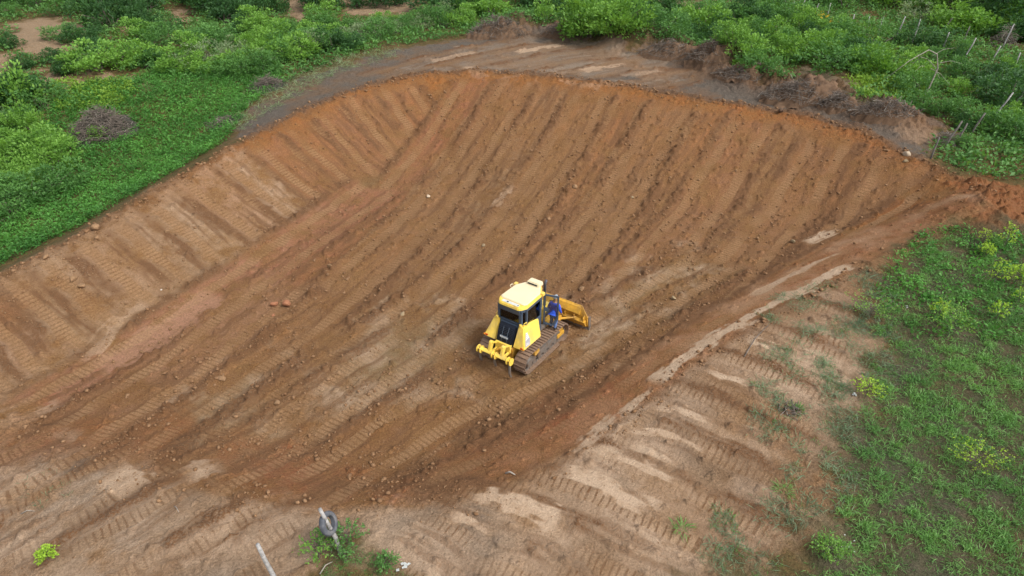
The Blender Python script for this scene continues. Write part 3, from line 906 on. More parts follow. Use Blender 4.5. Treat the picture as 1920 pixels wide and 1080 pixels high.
# open door, swung out square to the side
dh, do_ = Vector((.43, -.53, 0)), Vector((.66, -1.06, 0))
dd = (do_ - dh); DL = dd.length
an = math.atan2(dd.y, dd.x)
dr = empty('door_hinge', (0, 0, 0))
bpy.data.objects.remove(dr)
OUT = [(0, 1.10), (DL * .74, 1.08), (DL, 1.42), (DL, 2.42), (0, 2.47)]
def door_pt(s, z, off=0.0):
    nrm = Vector((-math.sin(an), math.cos(an), 0))
    p = dh + Vector((math.cos(an), math.sin(an), 0)) * s + nrm * off
    return (p.x, p.y, z)
dm = MB()
cen = Vector((DL / 2, 1.8))
inn = []
for s_, z_ in OUT:
    v = Vector((s_, z_)) - cen
    inn.append((cen.x + v.x * (1 - .065 / max(.12, abs(v.x))), cen.y + v.y * (1 - .07 / max(.12, abs(v.y)))))
for k in range(5):
    a, b, c_, d_ = OUT[k], OUT[(k + 1) % 5], inn[(k + 1) % 5], inn[k]
    dm.loft([door_pt(*q, -.025) for q in (a, b, c_, d_)], [door_pt(*q, .025) for q in (a, b, c_, d_)])
dm.loft([door_pt(0, 1.72, -.027), door_pt(DL * .36, 1.68, -.027), door_pt(DL * .36, 1.84, -.027), door_pt(0, 1.88, -.027)],
        [door_pt(0, 1.72, .03), door_pt(DL * .36, 1.68, .03), door_pt(DL * .36, 1.84, .03), door_pt(0, 1.88, .03)])
door = dm.build('door', DARK, D, .006)
MB().loft([door_pt(*q, -.006) for q in inn], [door_pt(*q, .006) for q in inn]).build('door_glass', GLASS, door)
MB().tube([door_pt(DL - .05, 1.6, -.05), door_pt(DL - .05, 1.95, -.05)], .014, 8).build('door_handle', BLK, door)

# rear: deck, grille, fenders
MB().loft([(-1.07, -.37, 1.76), (-1.07, .37, 1.76), (-1.02, .40, 1.02), (-1.02, -.40, 1.02)], [(-.98, -.40, 1.80), (-.98, .40, 1.80), (-.95, .40, 1.02), (-.95, -.40, 1.02)]).build('rear_deck', DARK, D, .02)
GP = [(-1.06, 1.79), (-1.18, 1.70), (-1.29, 1.50), (-1.37, 1.25), (-1.40, 1.02), (-1.36, .80)]
gr_ = MB().prism(GP + [(-1.2, .80), (-1.05, 1.5)], -.35, .35).build('radiator_grille', GRIL, D, .03)
sl2 = MB()
gx = np.array(GP)
for z_ in np.arange(.86, 1.66, .052):
    x_ = np.interp(z_, gx[::-1, 1], gx[::-1, 0])
    sl2.box((x_ - .012, 0, z_), (.02, .62, .016))
sl2.build('grille_slats', simple('slat_plastic', (.014, .019, .032), .5), gr_)
sm = MB()
for y_ in (-.115, .115):
    sm.tube([(x - .02, y_, z) for x, z in GP[1:]], .008, 6)
sm.build('grille_seam', simple('seam_metal', (.10, .13, .17), .4), gr_)
tang = Vector((GP[3][0] - GP[2][0], 0, GP[3][1] - GP[2][1])).normalized()
upv = -tang
side = Vector((0, -1, 0))
nrm = side.cross(upv)
MX = Matrix((side, upv, nrm)).transposed()
pc = Vector((-1.352, 0, 1.335)) + nrm * .03
pm = MB()
pm.box((0, 0, 0), (.36, .10, .016))
pl = pm.build('name_plate', PLATE, gr_, .004)
pl.matrix_local = Matrix.Translation(pc) @ MX.to_4x4()
lettering('lettering', 'KOMATSU', .075, WHITE, gr_, pc + nrm * .012, MX, .003)
for sy in (-1, 1):
    A = [(-1.38, sy * .375, 1.04), (-1.44, sy * .90, 1.10), (-.30, sy * .92, 1.10), (-.12, sy * .62, 1.04)]
    B = [(-1.06, sy * .42, 1.86), (-1.06, sy * .66, 1.84), (-.12, sy * .68, 1.72), (-.10, sy * .62, 1.72)]
    fe = MB().loft(A, B).build('rear_fender', YEL, D, .035)
    MB().box((-1.40, sy * .78, 1.16), (.05, .10, .055)).build('tail_light', RED, fe, .008)
    MB().box((-1.41, sy * .87, 1.165), (.06, .06, .055)).build('turn_signal', ORANGE, fe, .008)
    if sy < 0:
        p0, p1, p2, p3 = [Vector(q) for q in (A[1], A[2], B[2], B[1])]
        def side_pt(u, v, off):
            q = p0.lerp(p1, u).lerp(p3.lerp(p2, u), v)
            n_ = (p1 - p0).cross(p3 - p0).normalized()
            if n_.y > 0:
                n_ = -n_
            return q + n_ * off
        def patch(us, off0, off1):
            return MB().loft([side_pt(u, v, off0) for u, v in us], [side_pt(u, v, off1) for u, v in us])
        patch([(.10, .10), (.37, .10), (.37, .36), (.20, .72), (.10, .72)], .002, .006).build('side_decal', GREY, fe)
        stp = MB()
        for k in range(4):
            v_ = .40 + .09 * k
            pts = [(.11, v_), (.11, v_ + .04), (.30 - .03 * k, v_ + .10 - .015 * k), (.31 - .03 * k, v_ + .055 - .015 * k)]
            stp.loft([side_pt(u, v, .0065) for u, v in pts], [side_pt(u, v, .009) for u, v in pts])
        stp.build('decal_stripes', WHITE, fe)
        ex = (side_pt(.9, .2, 0) - side_pt(.1, .2, 0)).normalized()
        ey = (side_pt(.2, .8, 0) - side_pt(.2, .1, 0)).normalized()
        ez = ex.cross(ey).normalized()
        ey = ez.cross(ex)
        lettering('lettering', 'D51', .13, WHITE, fe, side_pt(.235, .19, .009), Matrix((ex, ey, ez)).transposed(), .002)
    MB().tube([(-1.0, sy * .60, 1.84), (-1.0, sy * .62, 1.97), (-.86, sy * .64, 1.97), (-.86, sy * .64, 1.83)], .016, 8).cyl((-1.08, sy * .52, 1.85), (-1.08, sy * .52, 1.93), .05, n=12).build('filler_cap', YEL, fe, .006)
# ripper
rp = MB().box((-1.93, 0, .90), (.15, 1.30, .15), Matrix.Rotation(R(45), 3, 'Y')).build('ripper', YEL, D, .02)
for y_ in (-.66, 0, .66):
    sk = MB()
    for q in (-.07, .07):
        sk.cyl((-1.96, y_ + q - .015, .90), (-1.96, y_ + q + .015, .90), .15, n=18)
    sk.cyl((-2.03, y_ - .11, .96), (-2.03, y_ + .11, .96), .03, n=10).cyl((-1.93, y_ - .11, .82), (-1.93, y_ + .11, .82), .03, n=10)
    bk = sk.build('shank_holder', YEL, rp, .006)
    zt = {-.66: .12, 0: .32, .66: .30}[y_]
    MB().prism([(-2.02, .95), (-1.93, .95), (-1.93, zt + .28), (-1.88, zt + .08), (-1.84, zt), (-1.93, zt + .02), (-2.00, zt + .2)], y_ - .035, y_ + .035).build('ripper_shank', STEEL, rp, .008)
lg = MB()
for y_ in (-.27, .27):
    lg.prism([(-2.0, .86), (-1.84, .86), (-1.70, 1.26), (-1.76, 1.33), (-1.86, 1.30)], y_ - .055, y_ + .055)
    lg.cyl((-1.78, y_ - .08, 1.26), (-1.78, y_ + .08, 1.26), .05, n=12)
lg.build('ripper_lug', YEL, rp, .012)
la = MB()
for y_ in (-.27, .27):
    la.box((-1.60, y_, .80), (.62, .07, .10)).box((-1.57, y_ * .9, 1.14), (.44, .06, .07), Matrix.Rotation(R(28), 3, 'Y'))
la.box((-1.42, 0, .95), (.14, .66, .34))
la.build('ripper_link', YEL, rp, .01)
MB().cyl((-1.82, 0, 1.06), (-1.40, 0, .92), .055, n=12).cyl((-1.86, 0, 1.08), (-1.6, 0, 1.0), .035, n=10).build('ripper_cylinder', YELD, rp, .004)
# blade
pr = []
for z_ in np.linspace(.02, 1.0, 9):
    t_ = (z_ - .02) / .98
    pr.append((2.36 + .16 * (2 * t_ - 1) ** 2 - .05 * t_, z_))
hw = [(z, 1.42 if z < .66 else 1.42 - (z - .66) / .34 * .34) for _, z in pr]
front = [(x + .03, z) for x, z in pr]
bmb = MB()
for k in range(len(pr) - 1):
    a, b = hw[k][1], hw[k + 1][1]
    bmb.loft([(pr[k][0], -a, pr[k][1]), (pr[k][0], a, pr[k][1]), (pr[k + 1][0], b, pr[k + 1][1]), (pr[k + 1][0], -b, pr[k + 1][1])],
             [(front[k][0], -a, front[k][1]), (front[k][0], a, front[k][1]), (front[k + 1][0], b, front[k + 1][1]), (front[k + 1][0], -b, front[k + 1][1])])
bl = bmb.build('blade', YELD, D)
rb = MB()
rb.prism([(pr[1][0] - .002, .16), (pr[4][0] - .002, .5), (pr[3][0] - .16, .44), (pr[1][0] - .14, .2)], -1.36, 1.36)
rb.prism([(pr[5][0] - .003, .62), (pr[8][0] - .003, .985), (pr[8][0] - .08, .96), (pr[6][0] - .12, .72)], -1.06, 1.06)
for y_ in (-1.28, -.85, -.42, .42, .85, 1.28):
    rb.prism([(pr[1][0] - .004, .14), (pr[6][0] - .004, .74), (pr[4][0] - .13, .62), (pr[1][0] - .17, .18)], y_ - .02, y_ + .02)
rb.build('blade_rib', YELD, bl, .008)
MB().box((2.49, 0, .07), (.03, 2.5, .17), Matrix.Rotation(R(25), 3, 'Y')).build('cutting_edge', STEEL, bl, .004)
for sy in (-1, 1):
    MB().prism([(2.40, .62), (2.55, .60), (2.60, .0), (2.44, -.04)], sy * 1.425, sy * 1.455).box((2.50, sy * 1.37, .08), (.06, .22, .24), Matrix.Rotation(R(25), 3, 'Y')).build('end_bit', STEEL, bl, .008)
pa = MB()
for sy in (-1, 1):
    pa.tube([(.75, sy * .52, .50), (1.55, sy * .52, .46), (2.05, sy * .30, .46)], [.085, .085, .10], 8)
pa.box((2.08, 0, .46), (.24, .66, .30)).tube([(2.05, -.3, .5), (2.0, 0, .82), (2.05, .3, .5)], .05, 8)
pa.build('push_frame', YELD, D, .012)
for sy in (-1, 1):
    MB().cyl((1.48, sy * .44, 1.12), (1.84, sy * .42, .80), .055, n=12).cyl((1.80, sy * .42, .84), (2.08, sy * .40, .58), .03, n=10).build('lift_cylinder', YELD, D, .004)
    MB().cyl((1.72, sy * .36, .52), (2.05, sy * .78, .56), .05, n=12).cyl((2.0, sy * .74, .555), (2.24, sy * .96, .56), .028, n=10).build('angle_cylinder', YELD, D, .004)
MB().tube([(2.24, .16, .90), (2.06, .2, 1.02), (2.02, 0, .92)], .018, 6).tube([(2.24, .1, .86), (2.1, .05, 1.05), (1.9, .1, .95)], .018, 6).build('hydraulic_hose', BLK, D, smooth=True)

def on_dozer(x, y, z):
    c, s = math.cos(DTH), math.sin(DTH)
    return (DZ[0] + c * x - s * y, DZ[1] + s * x + c * y, dzz - .015 + z)
# things left inside the cab
cl_ = MB()
cl_.box((0, 0, .10), (.16, .20, .14), Matrix.Rotation(.4, 3, 'Z')).box((.03, .02, .20), (.12, .12, .10), Matrix.Rotation(.9, 3, 'X'))
co = cl_.build('cloth', simple('red_cloth', (.50, .05, .09), .9), None, .04, True)
co.location = on_dozer(-.42, -.42, 1.56)
tag(co, 'small red cloth bundle seen through the bulldozer cab side window', 'cloth')
bt = MB().tube([(0, 0, 0), (0, 0, .16), (0, 0, .2), (0, 0, .25)], [.055, .055, .028, .025], 12).build('bottle', simple('green_plastic', (.03, .32, .22), .3), None, 0, True)
bt.location = on_dozer(-.06, -.40, 1.56)
tag(bt, 'green bottle standing inside the bulldozer cab by the side window', 'bottle')
# ------------------------------------------------------------------ the person on the right-hand track
SKIN = simple('skin', (.36, .19, .11), .55, var=.05)
BLUE = simple('blue_coverall', (.025, .085, .55), .85, var=.2, scale=14, bump=.4)
JEAN = simple('blue_trousers', (.085, .14, .30), .9, var=.2, scale=14, bump=.3)
CAPM = simple('pale_cap_cloth', (.42, .47, .52), .85)
BOOT = simple('dark_boots', (.03, .025, .02), .7)

def skin_mesh(name, verts, edges, radii, mat, parent, root=0, sub=2):
    me = bpy.data.meshes.new(name)
    me.from_pydata([tuple(v) for v in verts], edges, [])
    o = bpy.data.objects.new(name, me)
    COL.objects.link(o)
    md = o.modifiers.new('skin', 'SKIN')
    md.use_smooth_shade = True
    sv = me.skin_vertices[0].data if me.skin_vertices else None
    if sv is None:
        bm = bmesh.new(); bm.from_mesh(me); bm.verts.layers.skin.verify(); bm.to_mesh(me); bm.free()
        sv = me.skin_vertices[0].data
    for i, r in enumerate(radii):
        sv[i].radius = r if isinstance(r, tuple) else (r, r)
        sv[i].use_root = i == root
    s2 = o.modifiers.new('sub', 'SUBSURF')
    s2.levels = s2.render_levels = sub
    dg = bpy.context.evaluated_depsgraph_get()
    m2 = bpy.data.meshes.new_from_object(o.evaluated_get(dg))
    m2.name = name
    o.modifiers.clear()
    o.data = m2
    m2.materials.clear()
    m2.materials.append(mat)
    for p in m2.polygons:
        p.use_smooth = True
    o.parent = parent
    return o

# local frame: x to where the person faces, y to the person's left, z up from the soles; knees bent, leaning a little forward
J = dict(pel=(0, 0, .80), wai=(.02, 0, .95), che=(.07, 0, 1.12), nkb=(.10, 0, 1.26), nck=(.125, 0, 1.33), hd0=(.145, 0, 1.41), hd1=(.16, 0, 1.50),
         shl=(.10, .185, 1.22), ell=(.09, .27, .98), wrl=(.22, .27, .80), shr=(.10, -.185, 1.22), elr=(.08, -.27, .98), wrr=(.20, -.28, .79),
         hil=(0, .09, .76), knl=(.14, .11, .44), anl=(.0, .11, .09), tol=(.17, .13, .05), hir=(0, -.09, .76), knr=(.10, -.11, .43), anr=(-.06, -.12, .09), tor=(.11, -.14, .05))
PX = on_dozer(.66, -.83, .865)
PE = empty('person', PX, DTH + R(8), 'person in a blue coverall standing on the bulldozer track behind its open door', 'person')
PE.scale = (.89, .89, .89)
keys = list(J)
ki = {k: i for i, k in enumerate(keys)}
ED = [('pel', 'wai'), ('wai', 'che'), ('che', 'nkb'), ('nkb', 'nck'), ('nck', 'hd0'), ('hd0', 'hd1'), ('nkb', 'shl'), ('shl', 'ell'), ('ell', 'wrl'), ('nkb', 'shr'), ('shr', 'elr'), ('elr', 'wrr'),
      ('pel', 'hil'), ('hil', 'knl'), ('knl', 'anl'), ('anl', 'tol'), ('pel', 'hir'), ('hir', 'knr'), ('knr', 'anr'), ('anr', 'tor')]
RD = dict(pel=.11, wai=.10, che=.115, nkb=.075, nck=.05, hd0=.078, hd1=.088, shl=.06, ell=.042, wrl=.03, shr=.06, elr=.042, wrr=.03, hil=.08, knl=.058, anl=.042, tol=.036, hir=.08, knr=.058, anr=.042, tor=.036)
V = [Vector(J[k]) for k in keys]
E_ = [(ki[a], ki[b]) for a, b in ED]
Rr = [RD[k] for k in keys]
for s_, wr, el in ((1, 'wrl', 'ell'), (-1, 'wrr', 'elr')):           # palms and five fingers each
    d = (Vector(J[wr]) - Vector(J[el])).normalized()
    acr = d.cross(Vector((0, 0, 1))).normalized()
    V.append(Vector(J[wr]) + d * .07); E_.append((ki[wr], len(V) - 1)); Rr.append((.03, .016)); pi_ = len(V) - 1
    for q, (off, ln) in enumerate(((-.03, .065), (-.01, .078), (.01, .073), (.03, .058))):
        V.append(V[pi_] + acr * off + d * .03); E_.append((pi_, len(V) - 1)); Rr.append(.0095)
        V.append(V[-1] + d * ln * .5 + Vector((0, 0, -.010))); E_.append((len(V) - 2, len(V) - 1)); Rr.append(.009)
        V.append(V[-1] + d * ln * .4 + Vector((0, 0, -.028))); E_.append((len(V) - 2, len(V) - 1)); Rr.append(.008)
    V.append(Vector(J[wr]) + d * .035 + acr * s_ * .04); E_.append((ki[wr], len(V) - 1)); Rr.append(.012)
    V.append(V[-1] + d * .035 + acr * s_ * .012 + Vector((0, 0, -.012))); E_.append((len(V) - 2, len(V) - 1)); Rr.append(.0095)
body = skin_mesh('body', V, E_, Rr, SKIN, PE, 0, 2)
hc = Vector(J['hd1'])
MB().tube([hc + Vector((.08, 0, .0)), hc + Vector((.112, 0, -.028))], [.012, .018], 8).build('nose', SKIN, PE, 0, True)
MB().box(hc + Vector((.083, 0, -.062)), (.014, .045, .012)).build('mouth', RED, PE)
for y_ in (-.032, .032):
    MB().box(hc + Vector((.083, y_, .008)), (.012, .022, .01)).build('eye', BLK, PE)
for y_ in (-.088, .088):
    MB().tube([hc + Vector((-.0, y_, .02)), hc + Vector((-.005, y_ * 1.06, -.02))], [.018, .012], 8).build('ear', SKIN, PE, 0, True)
MB().tube([hc + Vector((0, 0, .012)), hc + Vector((0, 0, .045)), hc + Vector((-.005, 0, .085)), hc + Vector((-.006, 0, .102))], [.104, .106, .08, .03], 18).tube(
    [hc + Vector((.085, 0, .022)), hc + Vector((.16, 0, .012))], [.075, .05], 12).build('cap', CAPM, PE, .01, True)
def sub_skin(name, ks, mat, grow):
    loc = {k: i for i, k in enumerate(ks)}
    return skin_mesh(name, [J[k] for k in ks], [(loc[a], loc[b]) for a, b in ED if a in loc and b in loc], [RD[k] * grow.get(k, 1.25) for k in ks], mat, PE, 0, 2)
sub_skin('coverall', ['wai', 'pel', 'che', 'nkb', 'shl', 'ell', 'wrl', 'shr', 'elr', 'wrr'], BLUE, dict(nkb=1.1, pel=1.4, wai=1.7, che=1.6, ell=1.6, elr=1.6, wrl=1.5, wrr=1.5, shl=1.4, shr=1.4))
sub_skin('trousers', ['pel', 'hil', 'knl', 'anl', 'hir', 'knr', 'anr'], JEAN, dict(pel=1.2, hil=1.35, hir=1.35, knl=1.45, knr=1.45, anl=1.6, anr=1.6))
for s_, a_, t_ in ((1, 'anl', 'tol'), (-1, 'anr', 'tor')):
    skin_mesh('boot', [Vector(J[a_]) + Vector((0, 0, .06)), Vector(J[a_]) + Vector((-.01, 0, -.025)), Vector(J[t_])], [(0, 1), (1, 2)], [.055, .06, .048], BOOT, PE, 0, 2)
# ------------------------------------------------------------------ leaf materials and leaf builders
def leaf_mat(name, lo, hi, trans=.35):
    m, t, b = new_mat(name)
    at_ = nd(t, 'ShaderNodeAttribute', attribute_name='tint')
    geo = nd(t, 'ShaderNodeNewGeometry').outputs['Position']
    oi = nd(t, 'ShaderNodeObjectInfo').outputs['Random']
    n = noise_node(t, .55, 3, .6, geo)
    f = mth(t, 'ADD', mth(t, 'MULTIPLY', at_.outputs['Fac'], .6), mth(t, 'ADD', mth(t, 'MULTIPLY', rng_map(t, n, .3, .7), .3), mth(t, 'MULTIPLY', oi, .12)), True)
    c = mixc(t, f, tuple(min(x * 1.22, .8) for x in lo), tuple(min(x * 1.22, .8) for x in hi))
    t.links.new(c, b.inputs['Base Color'])
    b.inputs['Roughness'].default_value = .55
    b.inputs['Specular IOR Level'].default_value = .3
    tl = nd(t, 'ShaderNodeBsdfTranslucent')
    t.links.new(mixc(t, 1.0, c, (1.25, 1.2, .6), 'MULTIPLY'), tl.inputs[0])
    mx = nd(t, 'ShaderNodeMixShader')
    mx.inputs[0].default_value = trans
    t.links.new(b.outputs[0], mx.inputs[1]); t.links.new(tl.outputs[0], mx.inputs[2])
    t.links.new(mx.outputs[0], t.nodes['Material Output'].inputs['Surface'])
    return m
LM = {'dark': leaf_mat('dark_leaves', (.020, .064, .022), (.065, .160, .045)),
      'bright': leaf_mat('bright_leaves', (.060, .160, .026), (.210, .390, .070)),
      'mid': leaf_mat('green_leaves', (.036, .112, .030), (.130, .280, .068)),
      'grey': leaf_mat('grey_green_leaves', (.095, .150, .075), (.260, .330, .180)),
      'lush': leaf_mat('meadow_leaves', (.032, .122, .024), (.125, .320, .060)),
      'lime': leaf_mat('lime_leaves', (.150, .300, .020), (.360, .520, .060)),
      'grass': leaf_mat('grass_blades', (.068, .175, .048), (.190, .370, .100)),
      'flat': leaf_mat('flattened_grass', (.085, .150, .090), (.190, .260, .150)),
      'olive': leaf_mat('yellow_green_cover', (.095, .190, .025), (.210, .350, .045)),
      'dry': leaf_mat('dry_straw', (.220, .190, .130), (.420, .370, .270), .1)}
BARK = simple('pale_bark', (.30, .27, .23), .9, var=.3, scale=12, bump=.4)
TWIG = simple('dead_twigs', (.135, .110, .090), .9, var=.45, scale=5)
TWIGP = simple('bleached_twigs', (.30, .27, .23), .9, var=.3, scale=5)
WOODP = simple('weathered_post_wood', (.34, .33, .32), .9, var=.3, scale=9, dirt=(.10, .09, .085), dirt_amt=.35, bump=.6)
WOODD = simple('dark_post_wood', (.16, .145, .13), .9, var=.3, scale=9, bump=.6)

def unit(a):
    return a / (np.linalg.norm(a, axis=-1, keepdims=True) + 1e-9)

def leaves(P, D_, L, Wd, droop=.15, up=None):
    """rhombic leaves: base points, directions, lengths, widths -> vertices and quads"""
    n = len(P)
    L, Wd = np.broadcast_to(L, n)[:, None], np.broadcast_to(Wd, n)[:, None]
    s = unit(np.cross(D_, rng.normal(size=(n, 3)) * .6 + np.array([0, 0, 1.0]) if up is None else up))
    mid = P + D_ * L * .5
    tip = P + D_ * L - np.array([0, 0, 1.0]) * L * droop
    V = np.stack([P, mid + s * Wd * .5, tip, mid - s * Wd * .5], 1).reshape(-1, 3)
    return V, np.arange(4 * n).reshape(n, 4)

def shrub_data(seed, clumps, leaves_per, h, r, leaf, wide=.5, spread=1.0, flat=1.0, up=.5, sparse=0.0):
    """crown about 1 m scale: clumps of leaves filling a lumpy dome"""
    g = np.random.default_rng(seed)
    C = []
    lob = [(g.uniform(-.55, .55) * r, g.uniform(-.55, .55) * r, g.uniform(.5, 1.0)) for _ in range(5)]
    while len(C) < clumps:
        lx, ly, lh = lob[g.integers(5)]
        v = g.normal(size=3); v /= np.linalg.norm(v)
        q = g.uniform(.45, 1.0) ** .5
        p = np.array([lx + v[0] * r * .62 * q * spread, ly + v[1] * r * .62 * q * spread, h * lh * (.52 + .48 * v[2] * q * flat)])
        if p[2] > .04 * h:
            C.append((p, g.uniform(.7, 1.25), g.uniform(-.25, .25)))
    P, D_, T = [], [], []
    for p, sc, tn in C:
        n = max(4, int(leaves_per * sc))
        v = unit(g.normal(size=(n, 3)))
        rad = leaf * 1.6 * sc * g.uniform(.2, 1, (n, 1)) ** .6
        P.append(p + v * rad * np.array([1, 1, .75]))
        D_.append(unit(v * .7 + np.array([p[0] * .5 / max(r, .1), p[1] * .5 / max(r, .1), up]) + g.normal(size=(n, 3)) * .35))
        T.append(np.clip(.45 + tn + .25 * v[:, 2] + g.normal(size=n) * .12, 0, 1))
    P, D_, T = np.concatenate(P), np.concatenate(D_), np.concatenate(T)
    n = len(P)
    sz = leaf * g.uniform(.65, 1.25, n)
    V, F = leaves(P, D_, sz, sz * wide)
    return V, F, np.repeat(T, 4), [c[0] for c in C]

def stem_mesh(seed, tops, r0=.05):
    g = random.Random(seed)
    mb = MB()
    tops = list(tops)
    g.shuffle(tops)
    for p in tops[:9]:
        x, y, z = p
        b = Vector((g.uniform(-.08, .08), g.uniform(-.08, .08), -.05))
        m = b.lerp(Vector((x, y, z)), .5) + Vector((g.uniform(-.08, .08), g.uniform(-.08, .08), .1))
        mb.tube([b, m * .8, Vector((x, y, z)) * .72], [r0 * .5, r0 * .3, r0 * .12], 5)
    return mb

PROTO = {}
def proto(kind, mat, variants, **kw):
    out = []
    for k in range(variants):
        V, F, T, C = shrub_data(1000 + len(PROTO) * 50 + k, **kw)
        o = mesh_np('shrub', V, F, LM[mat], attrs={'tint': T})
        me = o.data
        bpy.data.objects.remove(o)
        s = stem_mesh(k, C).build('stem', TWIG)
        sm_ = s.data
        bpy.data.objects.remove(s)
        out.append((me, sm_, kw['h']))
    PROTO[kind] = out
proto('dark', 'dark', 4, clumps=70, leaves_per=34, h=1.0, r=.75, leaf=.085)
proto('bright', 'bright', 4, clumps=60, leaves_per=30, h=1.0, r=.70, leaf=.095, up=.7)
proto('mid', 'mid', 4, clumps=64, leaves_per=30, h=1.0, r=.85, leaf=.085, spread=1.1)
proto('grey', 'grey', 3, clumps=46, leaves_per=24, h=1.0, r=.85, leaf=.085, wide=.3, up=.9)
proto('tall', 'bright', 3, clumps=44, leaves_per=26, h=1.0, r=.42, leaf=.085, up=.8)
proto('tree', 'dark', 3, clumps=110, leaves_per=34, h=1.0, r=.70, leaf=.062)

WORDS = {'dark': ('dark green rounded shrub', 'shrub'), 'bright': ('bright yellow-green shrub', 'shrub'), 'mid': ('mid-green spreading shrub', 'shrub'),
         'grey': ('pale grey-green feathery shrub', 'shrub'), 'tall': ('tall lime-green leafy shrub', 'shrub'), 'tree': ('dense dark green tree', 'tree')}
PLACED = []
HERE = []
def plant(kind, x, y, h, zone, wfac=1.0):
    me, sm_, h0 = random.choice(PROTO[kind])
    nm = 'tree' if kind == 'tree' else 'shrub'
    e = bpy.data.objects.new(nm, me)
    COL.objects.link(e)
    e.location = (x, y, float(ground(x, y)) - .03 * h)
    e.rotation_euler = (0, 0, random.uniform(0, 6.28))
    e.scale = (h * wfac, h * wfac, h)
    s = bpy.data.objects.new('trunk' if kind == 'tree' else 'stem', sm_)
    COL.objects.link(s)
    s.parent = e
    PLACED.append((e, kind, zone, x, y, h))
    HERE.append((x, y, h * wfac * .55))
    return e

def in_poly(u, v, P):
    c = False
    for i in range(len(P)):
        (a, b), (d, e) = P[i], P[(i + 1) % len(P)]
        if (b > v) != (e > v) and u < (d - a) * (v - b) / (e - b) + a:
            c = not c
    return c

def zone(name, poly, n, kinds, hr, gap=.7, wf=(.85, 1.25)):
    """n shrubs scattered over a patch of land given by its outline in the photograph"""
    us, vs = [p[0] for p in poly], [p[1] for p in poly]
    ks, ws = zip(*kinds.items())
    done = tries = 0
    while done < n and tries < n * 60:
        tries += 1
        u, v = random.uniform(min(us), max(us)), random.uniform(min(vs), max(vs))
        if not in_poly(u, v, poly):
            continue
        p = at(u, v)
        h = random.uniform(*hr)
        wfv = random.uniform(*wf)
        if any(in_poly(u, v, q) for q in BARE + GREYB):
            continue
        if bil(pit_sd, p[0], p[1]) > -.6 - .3 * h * wfv:
            continue
        if any((p[0] - a) ** 2 + (p[1] - b) ** 2 < (gap * (h * wfv * .55 + c)) ** 2 for a, b, c in HERE):
            continue
        plant(random.choices(ks, ws)[0], p[0], p[1], h, name, wfv)
        done += 1

# single shrubs one can point at: base pixel, kind, height
for u, v, k, h, wf in [(212, 50, 'dark', 4.2, .8), (252, 40, 'dark', 2.6, .9), (105, 300, 'tall', 2.6, 1.2), (60, 178, 'dark', 2.2, 1.3), (95, 118, 'dark', 1.3, 1.2), (118, 138, 'dark', 1.3, 1.0),
                       (160, 80, 'dark', 1.7, 1.3), (183, 133, 'bright', 2.3, 1.35), (222, 128, 'bright', 1.9, 1.2), (140, 72, 'mid', 1.5, 1.6), (277, 70, 'dark', 2.2, .9), (325, 62, 'dark', 1.5, .9),
                       (282, 62, 'dark', 2.4, .8), (345, 130, 'bright', 1.9, 1.3), (400, 122, 'grey', 2.0, 1.5), (420, 95, 'mid', 2.0, 1.2), (380, 20, 'dark', 3.4, 1.0), (420, 45, 'dark', 3.0, 1.1),
                       (515, 22, 'dark', 3.0, .7), (610, 22, 'dark', 4.2, .9), (675, 12, 'dark', 2.4, 1.2), (740, 10, 'dark', 3.2, .9), (832, 22, 'dark', 3.0, 1.3), (475, 90, 'bright', 1.9, 1.1),
                       (40, 210, 'tall', 3.6, .8), (18, 190, 'dark', 2.6, 1.1), (80, 205, 'mid', 2.0, 1.2), (190, 262, 'bright', 1.0, 1.0), (1083, 66, 'bright', 3.4, 1.0), (1105, 70, 'bright', 2.6, 1.0),
                       (1150, 60, 'bright', 2.8, 1.1), (1180, 45, 'bright', 3.0, 1.0), (1225, 40, 'dark', 3.2, .9), (1020, 36, 'tall', 2.4, .8), (1318, 62, 'bright', 3.2, 1.0), (1395, 50, 'dark', 3.2, .8),
                       (1350, 72, 'dark', 2.0, .9), (1428, 134, 'mid', 1.8, 1.0), (1495, 112, 'bright', 2.2, 1.3), (1560, 124, 'mid', 2.4, 1.5), (1640, 108, 'bright', 1.8, 1.2), (1735, 88, 'dark', 2.2, 1.4),
                       (1880, 200, 'dark', 2.6, 1.1), (1860, 160, 'dark', 1.8, 1.4), (1720, 40, 'grey', 2.2, 1.4), (1905, 40, 'tree', 7.0, 1.0), (1870, 22, 'tree', 5.0, 1.1), (1820, 60, 'bright', 2.6, 1.5),
                       (1780, 50, 'bright', 2.4, 1.4)]:
    p = at(u, v)
    plant(k, p[0], p[1], h, 'x', wf)
zone('at the left edge', [(0, 180), (40, 210), (75, 260), (110, 300), (150, 310), (140, 350), (70, 400), (0, 420), (-40, 380), (-40, 180)], 26, {'bright': 4, 'mid': 3, 'tall': 1.2, 'grey': .6}, (1.2, 2.3), .55)
zone('by the upper left sandy clearing', [(0, 20), (120, 10), (330, 40), (340, 110), (230, 90), (150, 130), (40, 140), (0, 120)], 7, {'dark': 5, 'mid': 2}, (1.0, 1.7), .9)
zone('along the top above the meadow', [(0, -30), (640, -30), (640, 30), (480, 40), (300, 26), (0, 24)], 22, {'dark': 5, 'mid': 2, 'bright': 1}, (2.0, 3.4), .7)
zone('in the thicket above the meadow', [(240, 80), (360, 60), (640, 40), (700, 80), (560, 120), (480, 150), (330, 140), (250, 128)], 32, {'mid': 4, 'bright': 3, 'dark': 2, 'grey': 1}, (1.3, 2.4), .55)
zone('along the grey soil strip', [(470, 150), (560, 118), (690, 80), (820, 58), (890, 42), (890, 20), (760, 40), (640, 60), (520, 110)], 26, {'grey': 3.5, 'mid': 3, 'bright': 1}, (1.2, 2.2), .5)
